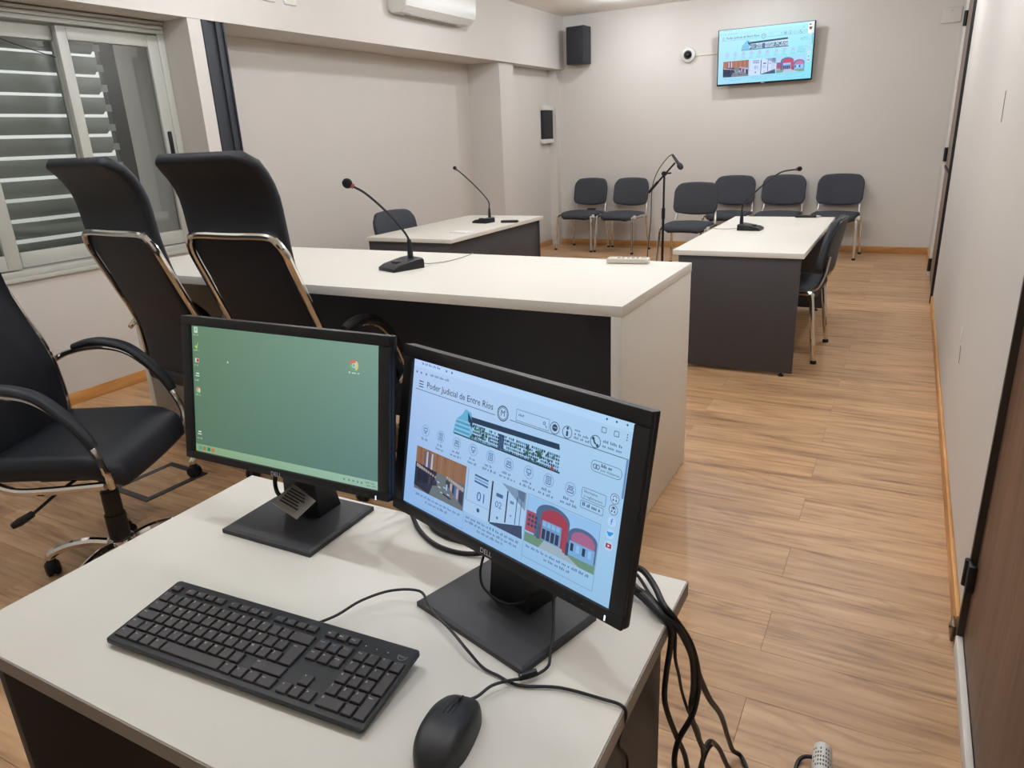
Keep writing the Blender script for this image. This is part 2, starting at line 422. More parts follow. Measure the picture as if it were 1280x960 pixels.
# door_2: far narrow view
d = struct(mk('door_2', B((XR-.002, D2[0]+.03, .012), (XR+.04, D2[1]-.02, 2.58), .002), 'far_door_wood'), 'taupe door far down the right wall, seen edge on')
bm = NB(); box(bm, (XR-.02, D2[0], 0), (XR+.1, D2[0]+.028, 2.62)); mk('door_edge', bm, 'rubber', d, smooth=0)
bm = NB(); box(bm, (XR-.02, D2[1]-.015, 0), (XR+.1, D2[1]+.08, 2.62)); mk('door_frame', bm, 'white_paint', d, smooth=0)
for z in (.11, 1.11, 2.22):
    h = mk('hinge', lathe(NB(), [(.012, -.06), (.015, -.06), (.015, .06), (.012, .06)], 10, Matrix.Translation((XR-.016, D2[1]-.02, z))), 'rubber', d)
mk('rail', B((XR-.012, D2[0]+.03, 1.0), (XR-.001, D2[1]-.03, 1.02)), 'dark_slot', d, smooth=0)

# ------------------------------------------------------------------ window_1
w = struct(thing('window_1', 'white sliding window with a louvred shutter outside', 'window')); del w['category']
def frame_bm(y0, y1, z0, z1, wl_, wr_, wb, wt, x0, x1, bev=.004):
    bm = NB(); box(bm, (x0, y0, z0), (x1, y0+wl_, z1), bev); box(bm, (x0, y1-wr_, z0), (x1, y1, z1), bev)
    box(bm, (x0, y0+wl_, z0), (x1, y1-wr_, z0+wb), bev); box(bm, (x0, y0+wl_, z1-wt), (x1, y1-wr_, z1), bev); return bm
mk('window_frame', frame_bm(.55, 3.448, .785, 2.22, .05, .05, .05, .075, XW-.13, XW-.005), 'pvc', w)
bm = NB(); box(bm, (XW-.02, .55, .775), (XW+.022, 3.449, .80), .004); box(bm, (XW-.02, .55, .80), (XW+.008, 3.449, .835), .004); mk('window_sill', bm, 'pvc', w)
bm = NB()
for k in range(3): box(bm, (XW-.005, .55, 2.145+k*.026), (XW+.006+.006*k, 3.44, 2.163+k*.026), .003)
mk('head_track', bm, 'pvc', w)
s = mk('sash', frame_bm(2.745, 3.40, .84, 2.135, .062, .075, .085, .07, XW-.05, XW-.012), 'pvc', w)
mk('pane', B((XW-.034, 2.80, .92), (XW-.030, 3.33, 2.07)), 'glass', s, smooth=0)
hb = NB(); box(hb, (XW-.012, 3.345, 1.37), (XW+.004, 3.370, 1.56), .006); mk('latch', hb, 'rubber', s)
s = mk('sash', frame_bm(2.19, 2.80, .84, 2.135, .085, .05, .085, .075, XW-.10, XW-.062), 'pvc', w)
mk('pane', B((XW-.084, 2.27, .92), (XW-.080, 2.76, 2.07)), 'glass', s, smooth=0)
s = mk('sash', frame_bm(1.45, 2.245, .84, 2.135, .07, .075, .085, .075, XW-.05, XW-.012), 'pvc', w)
mk('pane', B((XW-.034, 1.51, .92), (XW-.030, 2.18, 2.07)), 'glass', s, smooth=0)
hb = NB(); box(hb, (XW-.012, 2.215, 1.38), (XW+.004, 2.238, 1.56), .006); mk('latch', hb, 'rubber', s)
s = mk('sash', frame_bm(.60, 1.50, .84, 2.135, .07, .07, .085, .075, XW-.10, XW-.062), 'pvc', w)
mk('pane', B((XW-.084, .66, .92), (XW-.080, 1.44, 2.07)), 'glass', s, smooth=0)
mk('cord', T([(XW-.055, 2.05, 2.10), (XW-.05, 2.3, 2.095), (XW-.05, 2.5, 2.03), (XW-.055, 2.74, 1.97)], .0025, 5, 5), 'rubber', w)
# louvred shutter outside
SHL = (-4.62, 1.9, 0)
for k in range(12):
    z = .90+k*.118
    prof = [(-.034, -.046), (-.012, -.03), (.004, 0), (.010, .03), (.008, .052)]
    bm = NB(); a = [bm.verts.new((x, -1.35, z+q)) for x, q in prof]; b = [bm.verts.new((x, 1.23, z+q)) for x, q in prof]
    a2 = [bm.verts.new((x-.004, -1.35, z+q)) for x, q in prof]; b2 = [bm.verts.new((x-.004, 1.23, z+q)) for x, q in prof]
    for i in range(4):
        bm.faces.new((a[i], a[i+1], b[i+1], b[i])); bm.faces.new((a2[i+1], a2[i], b2[i], b2[i+1]))
    bm.faces.new(a+a2[::-1]); bm.faces.new(b[::-1]+b2); bm.faces.new((a[4], a2[4], b2[4], b[4])); bm.faces.new((a[0], b[0], b2[0], a2[0]))
    box(bm, (-.012, 1.225, z-.03), (-.004, 1.275, z+.012))
    mk('shutter_slat', bm, 'slat', w, SHL)
bm = NB(); box(bm, (-.05, 1.268, .80), (-.01, 1.375, 2.4)); mk('shutter_post', bm, 'steel_paint', w, SHL, smooth=0)
# outside: sill and side wall of the neighbouring facade
struct(mk('wall_outside', B((-5.25, 3.60, -.1), (-5.1, 5.2, 2.9)), 'exterior', smooth=0), 'rough pinkish outer wall seen through the window')
struct(mk('floor_outside', B((-45, -30, -.4), (-5.02, 45, -.3)), 'concrete', smooth=0), 'pale concrete yard outside the window')
struct(mk('trim_3', B((-5.1, .4, .70), (XW-.16, 3.45, .80)), 'concrete', smooth=0), 'concrete sill outside the window')

# ------------------------------------------------------------------ things on the walls
# air conditioner
t = thing('air_conditioner', 'white split air conditioner high on the beam, cut by the top of the frame', 'air conditioner', (XB, 6.12, 2.475))
prof = [(0, .03), (.03, .0), (.13, .0), (.185, .045), (.20, .10), (.205, .27), (.19, .295), (0, .295)]
mk('housing', prism(NB(), prof, -.56, .56, lambda x, y, d: (x, d, y)), 'white_plastic', t)
mk('outlet_slot', B((.055, -.42, -.003), (.068, .42, .004)), 'dark_slot', t, smooth=0)
mk('louvre', B((.075, -.42, -.004), (.125, .42, .002), .002), 'white_plastic', t)
for q in (-1, 1): mk('end_cap', prism(NB(), [(x*.985+.001, z*.985+.002) for x, z in prof], 0, .012, lambda x, y, d, q=q: (x, q*(.561+d), y)), 'white_plastic', t)
for i, (y0, y1) in enumerate(((4.10, 4.225), (4.305, 4.435))):
    t = thing('switch_plate', ['left one of the two white wall plates on the beam', 'right one of the two white wall plates on the beam'][i], 'wall plate', (XB, (y0+y1)/2, 2.44))
    mk('cover', B((0, -.06, -.042), (.012, .06, .045), .004), 'white_plastic', t)
    mk('insert', B((.010, -.035, -.02), (.014, .035, .022), .001), 'offwhite_plastic', t)
t = thing('loudspeaker', 'black box loudspeaker hung high in the back left corner', 'speaker', (-3.83, 9.06, 2.255), math.radians(-4))
mk('cabinet', B((-.125, -.10, 0), (.125, .10, .43), .012), 'speaker_black', t)
mk('grille', B((-.112, -.112, .014), (.112, -.098, .416), .005), 'grille', t)
mk('bracket', B((-.04, .10, .15), (.04, .13, .28), .004), 'speaker_black', t)
t = thing('wall_sconce', 'white framed wall unit with a tall black front beside the far pillar', 'wall light', (-4.28, 8.965, 1.335))
mk('backplate', B((0, -.15, .02), (.012, .15, .44)), 'white_plastic', t)
for z0, z1 in ((0, .052), (.405, .46)): mk('cap', B((.0125, -.152, z0), (.066, .152, z1), .004), 'white_plastic', t)
mk('front', B((.0125, -.148, .0525), (.058, .148, .4045), .004), 'grille', t)
t = thing('dome_camera', 'small white dome camera on the back wall left of the television', 'camera', (-2.479, YB, 2.258))
RX = Matrix.Rotation(PI/2, 4, 'X')
mk('base_ring', lathe(NB(), [(.085, 0), (.085, .02), (.078, .04), (.055, .05), (.05, .05), (.05, 0)], 28, RX), 'white_plastic', t)
mk('eye', lathe(NB(), [(.05, .03), (.05, .05), (.046, .065), (.03, .082), (0, .088)], 24, RX), 'lens', t)
t = tag(mk('cable_conduit', B((-2.395, YB-.012, 2.240), (-1.9, YB, 2.256), .002), 'offwhite_plastic'), 'thin white conduit joining the dome camera to the television', 'conduit')
t = thing('junction_box', 'wall coloured square cover plate high in the back right corner', 'cover plate', (.185, YB, 2.40))
mk('cover', B((-.095, -.022, -.07), (.088, 0, .072), .004), 'wall', t); mk('screw', lathe(NB(), [(.006, .022), (.006, .025), (0, .026)], 10, RX @ Matrix.Translation((0, .04, 0))), 'button_grey', t)

# ------------------------------------------------------------------ flat picture builder for the screens
class Canvas:
    def __init__(s, w, h, step): s.bm = NB(); s.cl = s.bm.loops.layers.float_color.new('Col'); s.w = w; s.h = h; s.step = step; s.L = 0
    def pt(s, u, v): return ((u-.5)*s.w, -s.L*s.step, (.5-v)*s.h)
    def face(s, pts, col, cols=None):
        f = s.bm.faces.new([s.bm.verts.new(s.pt(*p)) for p in pts])
        for i, l in enumerate(f.loops): l[s.cl] = lin(cols[i] if cols else col)+(1,)
        return f
    def poly(s, pts, col): s.face(pts, col)
    def rect(s, a, b, c, d, col, cols=None): s.face([(a, b), (c, b), (c, d), (a, d)], col, cols)
    def disc(s, u, v, r, col, n=20): s.face([(u+r*math.cos(2*PI*k/n)*s.h/s.w, v+r*math.sin(2*PI*k/n)) for k in range(n)], col)
    def ring(s, u, v, r, t, col, a0=0, a1=2*PI, n=24):
        q = s.h/s.w
        for k in range(n):
            a, b = a0+(a1-a0)*k/n, a0+(a1-a0)*(k+1)/n
            s.face([(u+r*math.cos(a)*q, v+r*math.sin(a)), (u+r*math.cos(b)*q, v+r*math.sin(b)), (u+(r-t)*math.cos(b)*q, v+(r-t)*math.sin(b)), (u+(r-t)*math.cos(a)*q, v+(r-t)*math.sin(a))], col)
    def line(s, a, b, t, col):
        ax, ay = a[0]*s.w, a[1]*s.h; bx_, by = b[0]*s.w, b[1]*s.h; dx, dy = bx_-ax, by-ay; L = math.hypot(dx, dy) or 1
        nx, ny = -dy/L*t*s.h/2, dx/L*t*s.h/2
        s.face([((ax+nx)/s.w, (ay+ny)/s.h), ((bx_+nx)/s.w, (by+ny)/s.h), ((bx_-nx)/s.w, (by-ny)/s.h), ((ax-nx)/s.w, (ay-ny)/s.h)], col)
    def box(s, a, b, c, d, t, col):
        for p, q in (((a, b), (c, b)), ((c, b), (c, d)), ((c, d), (a, d)), ((a, d), (a, b))): s.line(p, q, t, col)
    def rbox(s, a, b, c, d, r, t, col):
        q = s.h/s.w
        s.line((a+r*q, b), (c-r*q, b), t, col); s.line((a+r*q, d), (c-r*q, d), t, col); s.line((a, b+r), (a, d-r), t, col); s.line((c, b+r), (c, d-r), t, col)
        for x, y, a0 in ((a+r*q, b+r, PI), (c-r*q, b+r, 1.5*PI), (c-r*q, d-r, 0), (a+r*q, d-r, .5*PI)): s.ring(x, y, r+t/2, t, col, a0, a0+PI/2, 6)
    def text(s, st, u, v, h, col, w=None, align='l'):
        n0 = len(s.bm.faces)
        text_bm(s.bm, st, lambda x, y: (x, -s.L*s.step, y), (u-.5)*s.w, (.5-v)*s.h, h*s.h, None if w is None else w*s.w, align)
        s.bm.faces.ensure_lookup_table(); c = lin(col)+(1,)
        for i in range(n0, len(s.bm.faces)):
            for l in s.bm.faces[i].loops: l[s.cl] = c
    def greek(s, u0, u1, v, h, col, rnd):
        u = u0
        while u < u1-.004:
            wd = min(rnd.uniform(.008, .026), u1-u); n = max(1, int(wd/.0045))
            for k in range(n): s.rect(u+k*wd/n, v-h*(rnd.choice((1, 1, 1.5))), u+(k+.62)*wd/n, v, col)
            u += wd+.006
    def build(s, name, parent, L=None):
        return mk(name, s.bm, 'screen', parent, smooth=0)
def page(screen, w, h, step, bgc, tint, fade=0, rnd_seed=3):
    """the court web page; tint(rgb) shifts its colours to those of the display"""
    rnd = random.Random(rnd_seed)
    def cv(L): c = Canvas(w, h, step); c.L = L; return c
    ink = lambda c: tuple(a*(1-fade)+b*fade for a, b in zip(tint(c), bgc[0]))
    K = ink((48, 62, 82)); G = ink((96, 118, 142)); Lt = tint((214, 226, 240))
    c = cv(1); c.rect(0, 0, 1, 1, None, bgc); c.L = 2
    c.rect(0, 0, 1, .05, None, [tuple(min(255, v+6) for v in q) for q in (bgc[0], bgc[1], bgc[1], bgc[0])])
    c.build('page_background', screen)
    c = cv(3)
    c.greek(.046, .16, .028, .010, G, rnd); c.greek(.098, .205, .088, .010, G, rnd)
    for u in (.185, .215): c.disc(u, .026, .008, G, 8)
    for u in (.02, .045, .075): c.disc(u, .085, .008, G, 8)
    for u in (.90, .935, .972): c.disc(u, .022, .006, K, 8)
    for u in (.895, .94): c.box(u-.008, .07, u+.008, .096, .004, G)
    for k in range(3): c.disc(.977, .07+k*.014, .004, K, 6)
    c.rect(.985, .19, .992, .40, tint((120, 150, 185)))
    c.build('browser_bar', screen)
    c = cv(3)
    for k in range(3): c.rect(.037, .138+k*.018, .063, .144+k*.018, K)
    c.text('Poder Judicial de Entre R\u00edos', .085, .172, .040, tint((22, 32, 50)), w=.352)
    c.line((.02, .198), (.45, .197), .0035, K); c.line((.52, .196), (.985, .193), .0035, K)
    c.ring(.485, .173, .047, .006, K); c.ring(.485, .173, .036, .003, K); c.text('M', .485, .188, .036, K, align='c')
    for k in range(14): a = 2*PI*k/14; c.disc(.485+.041*math.cos(a)*h/w, .173+.041*math.sin(a), .003, K, 6)
    c.build('page_heading', screen)
    c = cv(3)
    c.box(.546, .120, .688, .185, .003, G); c.greek(.556, .59, .155, .010, G, rnd); c.ring(.668, .150, .010, .004, K, n=10); c.line((.673, .16), (.68, .172), .004, K)
    for u in (.712, .762, .87): c.ring(u, .157, .035, .004, K)
    c.disc(.712, .155, .02, K, 12); c.rect(.705, .150, .719, .158, Lt)
    c.rect(.758, .15, .766, .178, K); c.disc(.762, .135, .008, K, 10)
    c.ring(.873, .152, .02, .010, K, .5*PI, 1.1*PI, 8); c.disc(.861, .143, .009, K, 8); c.disc(.878, .174, .009, K, 8)
    for k in range(3): c.greek(.79, (.82, .853, .85)[k], .136+k*.021, .009, G, rnd)
    for k in range(2): c.greek(.897, .966, .148+k*.025, .010, G, rnd)
    c.build('search_bar', screen)
    # building banner
    c = cv(3)
    teal = tint((120, 196, 214)); dk = tint((34, 60, 78)); gr = tint((70, 130, 96)); wht = tint((214, 232, 240))
    c.poly([(.248, .399), (.262, .30), (.29, .262), (.305, .222), (.335, .236), (.35, .30), (.35, .399)], teal)
    c.poly([(.33, .262), (.74, .236), (.752, .40), (.34, .40)], wht); c.L = 4
    c.poly([(.335, .258), (.738, .236), (.742, .268), (.345, .292)], dk); c.poly([(.318, .238), (.345, .285), (.345, .33), (.322, .29)], dk)
    c.L = 5
    for j in range(5):
        y = .298+j*.020
        for i in range(46):
            u = .352+i*.0086
            if rnd.random() < .9: c.rect(u, y, u+.0064, y+.014, rnd.choice((dk, tint((70, 110, 130)), tint((104, 150, 168)), dk)))
    for j in range(7): c.rect(.262-j*.0015, .30+j*.014, .335, .304+j*.014, tint((60, 120, 140)) if j % 2 else wht)
    c.L = 6
    for _ in range(60):
        u = rnd.choice((rnd.uniform(.34, .42), rnd.uniform(.60, .67), rnd.uniform(.35, .73))); c.disc(u, rnd.uniform(.31, .392), rnd.uniform(.004, .012), rnd.choice((gr, tint((46, 92, 70)), dk)), 7)
    c.rect(.478, .30, .503, .385, tint((24, 44, 74))); c.rect(.44, .388, .752, .398, dk); c.rect(.255, .392, .44, .401, tint((50, 90, 80)))
    for k in range(3): c.rect(.482+k*.007, .305, .485+k*.007, .38, tint((120, 160, 190)))
    c.poly([(.712, .395), (.719, .36), (.728, .395)], tint((190, 70, 60)))
    c.build('banner_picture', screen)
    # round icons with captions
    us = (.098, .186, .275, .362, .449, .536, .627, .712, .801)
    for i, u in enumerate(us):
        c = cv(3); c.disc(u, .457, .038, tint((206, 222, 240)), 22); c.L = 4; c.ring(u, .457, .039, .004, tint((150, 175, 205)))
        kind = i % 3
        if kind == 0: c.box(u-.009, .44, u+.009, .462, .004, K); c.line((u-.006, .474), (u+.006, .474), .004, K); c.line((u, .462), (u, .474), .004, K)
        elif kind == 1:
            c.box(u-.009, .436, u+.009, .478, .004, K)
            for k in range(3): c.line((u-.005, .446+k*.010), (u+.005, .446+k*.010), .004, K)
        else: c.ring(u-.005, .446, .009, .004, K, n=10); c.ring(u+.006, .446, .009, .004, K, n=10); c.box(u-.011, .460, u+.011, .476, .004, K)
        wd = (.028, .022, .03, .022, .034, .038, .034, .036, .034)[i]
        c.greek(u-wd*.7, u+wd*.6, .524, .011, G, rnd)
        if i: c.greek(u-wd, u+wd, .55, .011, G, rnd)
        c.build('icon', screen)
    c = cv(3); c.rbox(.866, .254, .976, .312, .024, .003, G)
    for uu in (.880, .890): c.ring(uu, .285, .014, .004, K, n=10)
    c.text('por Violencia', .902, .300, .013, K, w=.066); c.greek(.902, .95, .279, .012, K, rnd)
    c.build('side_button', screen); c = cv(3); c.rbox(.845, .418, .934, .478, .008, .003, G); c.text('Normativa', .853, .443, .016, K, w=.05); c.text('y reglamentos', .853, .468, .014, K, w=.07)
    c.build('side_button', screen); c = cv(3); c.rbox(.845, .49, .930, .53, .008, .003, G); c.greek(.852, .92, .517, .013, K, rnd)
    c.build('side_button', screen)
    for i, v in enumerate((.415, .475, .54, .606, .671)):
        u = .964; c = cv(3); c.disc(u, v, .028, tint((226, 236, 246)), 20); c.L = 4
        if i < 2:
            c.ring(u, v, .028, .003, K); c.ring(u, v-.004, .014, .004, K, PI, 2*PI, 10); c.rect(u-.007, v+.002, u-.003, v+.014, K); c.rect(u+.003, v+.002, u+.007, v+.014, K)
            if i: c.disc(u, v-.008, .006, K, 8)
        elif i == 2: c.text('f', u, v+.016, .034, tint((30, 110, 210)), align='c')
        elif i == 3:
            b_ = tint((40, 165, 225)); c.disc(u-.001, v+.001, .012, b_, 12); c.disc(u+.007, v-.007, .007, b_, 10); c.poly([(u-.012, v-.012), (u-.001, v-.004), (u-.002, v+.006), (u-.011, v+.002)], b_); c.poly([(u-.011, v+.012), (u, v+.004), (u+.004, v+.012)], b_)
        else:
            c.rect(u-.010, v-.012, u+.010, v+.012, tint((215, 40, 50))); c.L = 5; c.poly([(u-.003, v-.006), (u+.005, v), (u-.003, v+.006)], (245, 245, 245))
        c.build('share_icon', screen)
    # news photo 1: meeting
    c = cv(3); a, b, x1, y1 = .056, .577, .338, .873
    def m(p, q): return (a+(x1-a)*p, b+(y1-b)*q)
    def R(p, q, p2, q2, col): c.poly([m(p, q), m(p2, q), m(p2, q2), m(p, q2)], tint(col))
    R(0, 0, 1, 1, (120, 112, 108)); c.L = 4
    R(0, 0, 1, .42, (178, 112, 72))
    for k in range(12): R(k/12, 0, k/12+.03, .42, (150, 88, 54) if k % 2 else (192, 128, 86))
    c.L = 5
    for k in range(4): c.poly([m(.17+k*.05, .05), m(.195+k*.05, .05), m(.20+k*.05, .42), m(.165+k*.05, .42)], tint((222, 216, 216) if k % 2 else (120, 90, 110)))
    c.poly([m(.45, .42), m(.62, .42), m(1, 1), m(.32, 1)], tint((128, 122, 112))); c.L = 6
    c.poly([m(0, .38), m(.45, .42), m(.42, .62), m(.32, 1), m(0, .92)], tint((44, 46, 58)))
    c.L = 7
    for k in range(9):
        p = .05+k*.047; q = .42+.012*k; r = .0125-.0007*k
        c.L = 7+k*.4; c.poly([m(p-.035, q+.1), m(p+.03, q+.09), m(p+.045, q+.36-.02*k), m(p-.045, q+.40-.02*k)], tint(rnd.choice(((34, 38, 54), (50, 54, 66), (66, 66, 76), (28, 30, 40))))); c.L += .2; c.disc(*m(p, q+.02), r*1.15, tint((206, 166, 144)), 9)
    for k in range(8):
        p = .66+k*.043; q = .43+.014*k; r = .0085+.0006*k
        c.L = 7+k*.4; c.poly([m(p-.022, q+.06), m(p+.022, q+.06), m(p+.026, min(1, q+.20+.025*k)), m(p-.022, q+.15+.025*k)], tint(rnd.choice(((54, 58, 74), (226, 178, 168), (90, 120, 160), (60, 60, 66))))); c.L += .2; c.disc(*m(p, q), r*1.2, tint((214, 172, 150)), 9)
    c.L = 11
    for p, q in ((.47, .6), (.6, .66), (.55, .8), (.68, .78), (.5, .7)): c.poly([m(p, q), m(p+.05, q+.01), m(p+.05, q+.03), m(p, q+.025)], tint((226, 226, 226)))
    c.poly([m(.57, .80), m(.78, .86), m(.74, .88), m(.6, .84)], tint((30, 32, 36))); c.rect(*m(.655, .58), *m(.675, .72), tint((210, 226, 236)))
    c.build('photo', screen)
    # news photo 2: numbered panels
    c = cv(3); a, b, x1, y1 = .343, .582, .629, .864
    R(0, 0, 1, 1, (212, 224, 236)); c.L = 4
    c.poly([m(.60, 0), m(1, 0), m(1, .38)], tint((150, 164, 178))); c.poly([m(.46, .97), m(.98, .72), m(1, 1), m(.46, 1)], tint((66, 78, 96)))
    c.L = 5
    R(.015, .01, .03, .72, (170, 186, 204)); R(.44, .05, .465, .97, (36, 42, 54)); R(.70, .12, .72, .82, (44, 50, 62)); R(.86, .16, .872, .76, (70, 80, 96)); R(.93, .18, .94, .74, (90, 100, 116)); R(.02, .71, .43, .725, (170, 186, 204))
    c.poly([m(.86, 0), m(.98, 0), m(.98, .22), m(.88, .16)], tint((110, 124, 140)))
    for k in range(3): c.poly([m(.14, .06+k*.07), m(.38, .08+k*.07), m(.38, .12+k*.07), m(.14, .10+k*.07)], tint((70, 98, 136) if k != 1 else (150, 172, 200)))
    R(.53, .26, .64, .34, (84, 108, 144)); R(.76, .30, .82, .36, (120, 140, 168))
    p = m(.27, .63); c.text('01', p[0], p[1], .060, tint((40, 96, 160)), align='c'); p = m(.58, .58); c.text('02', p[0], p[1], .040, tint((70, 112, 165)), align='c')
    c.disc(*m(.25, .84), .014, tint((70, 86, 110)), 10); c.disc(*m(.58, .80), .009, tint((100, 116, 140)), 8); c.disc(*m(.79, .62), .007, tint((130, 146, 168)), 8)
    c.build('photo', screen)
    # news photo 3: red arched building
    c = cv(3); a, b, x1, y1 = .638, .585, .926, .862
    R(0, 0, 1, 1, (186, 214, 236)); c.L = 4
    def arch(p0, p1, top, bot, col, n=14):
        pts = [m(p0, bot)]+[m((p0+p1)/2-(p1-p0)/2*math.cos(PI*k/n), min(bot, top+(.5-.5*math.sin(PI*k/n))*.62*(bot-top))) for k in range(n+1)]+[m(p1, bot)]
        c.poly(pts, tint(col))
    c.poly([m(0, .80), m(1, .72), m(1, 1), m(0, 1)], tint((128, 158, 118))); c.L = 5
    c.poly([m(.30, .78), m(.50, .78), m(.80, 1), m(.22, 1)], tint((196, 194, 188)))
    R(0, .32, .22, .76, (206, 84, 92)); R(.62, .5, 1, .80, (150, 186, 208)); R(.2, .3, .62, .8, (120, 150, 176))
    c.L = 6; arch(.14, .62, 0.02, .80, (88, 110, 132)); arch(.62, 1.0, .22, .80, (96, 110, 134))
    c.L = 7; arch(.22, .60, .10, .80, (200, 64, 72)); arch(.66, .97, .29, .80, (206, 108, 134))
    c.L = 8; R(.24, .38, .52, .80, (132, 168, 196)); R(.56, .40, .61, .86, (196, 72, 80)); R(.64, .54, .98, .84, (146, 188, 214))
    c.L = 9
    for k in range(4): R(.25+k*.065, .56, .30+k*.065, .78, (54, 60, 78)); R(.25+k*.065, .40, .30+k*.065, .50, (168, 200, 222))
    for k in range(3):
        for j in range(3): R(.03+k*.05, .38+j*.10, .065+k*.05, .44+j*.10, (58, 70, 90))
    for k in range(4): R(.66+k*.08, .58, .70+k*.08, .74, (44, 56, 76) if k % 2 == 0 else (176, 210, 230))
    R(.18, .50, .22, .82, (84, 96, 116)); R(.60, .62, .64, .88, (60, 70, 90))
    c.build('photo', screen)
    c = cv(3)
    for u0, u1, v in ((.07, .325, .913), (.13, .26, .943), (.356, .616, .902), (.356, .61, .930), (.42, .55, .958), (.65, .917, .893), (.73, .84, .922)): c.greek(u0, u1, v, .011, G, rnd)
    for u in (.348, .640): c.line((u-.004, .86), (u-.004, .985), .003, tint((150, 178, 206)))
    c.box(.636, .578, .928, .955, .003, tint((130, 160, 190))); c.line((.06, .985), (.345, .985), .003, tint((150, 178, 206)))
    c.build('caption', screen)

def screen_panel(name, parent, w, h, loc, rot): return mk(name, B((-w/2, -.0005, -h/2), (w/2, .002, h/2)), 'plastic', parent, loc, rot, smooth=0)
# television
t = thing('television', 'flat television showing a blue web page, mounted high on the back wall', 'television', (-1.59, 9.08, 2.178))
TR_ = (math.radians(4), 0, 0)
mk('casing', B((-.515, -.03, -.294), (.515, .012, .294), .006), 'plastic', t, rot=TR_)
mk('back_box', B((-.36, .012, -.25), (.36, .05, .12), .01), 'plastic', t, rot=TR_)
mk('wall_bracket', B((-.2, .045, -.12), (.2, .118, .12), .005), 'steel_paint', t)
tv = screen_panel('screen', t, 1.006, .565, (0, -.0315, .004), TR_)
def tint_tv(c): return (int(min(255, c[0]*.98)), int(min(255, c[1]*.95+12)), int(min(255, c[2]*1.0+28)))
page(tv, 1.006, .565, .0012, [(186, 240, 253), (172, 238, 253), (134, 226, 244), (168, 224, 252)], tint_tv, .5)
mk('sticker', prism(NB(), [(.44, .278), (.502, .279), (.498, .17), (.492, .178), (.484, .168), (.445, .172)], -.030, -.0345, lambda x, y, d: (x, d-.012, y)), 'paper', t, rot=TR_)
bm = NB()
for x, z, w_ in ((.453, .265, .02), (.453, .235, .03), (.458, .222, .02)): box(bm, (x, -.0472, z-.012), (x+w_, -.0465, z))
mk('sticker_print', bm, 'print_dark', t, rot=TR_, smooth=0)
bm = NB(); box(bm, (-.02, -.0316, -.289), (.02, -.030, -.283)); mk('badge', bm, 'logo_grey', t, smooth=0, rot=TR_)

# ------------------------------------------------------------------ near desk
DZ = .75
t = thing('monitor_desk', 'white topped desk with brown-grey edging carrying the two monitors', 'desk', (-.7125, .685, 0))
mk('desktop', B((-.4775, -.30, DZ-.026), (.4775, .28, DZ), .0012), 'laminate', t)
bm = NB(); box(bm, (-.4795, -.302, DZ-.0265), (-.4777, .282, DZ-.0015)); box(bm, (.4777, -.302, DZ-.0265), (.4795, .282, DZ-.0015)); box(bm, (-.4777, -.302, DZ-.0265), (.4777, -.3002, DZ-.0015)); box(bm, (-.4777, .2802, DZ-.0265), (.4777, .282, DZ-.0015))
mk('edge_band', bm, 'edge_greige', t, smooth=0)
for x0, x1 in ((-.468, -.45), (.44, .458)): mk('side_panel', B((x0, -.27, .015), (x1, .215, DZ-.027), .001), 'charcoal_brown', t)
mk('modesty_panel', B((-.45, .17, .22), (.44, .188, DZ-.027), .001), 'black_panel', t)
for x in (-.459, .449):
    for y in (-.22, .17): mk('foot', lathe(NB(), [(.018, 0), (.018, .01), (.008, .016)], 14), 'rubber', t, (x, y, 0))

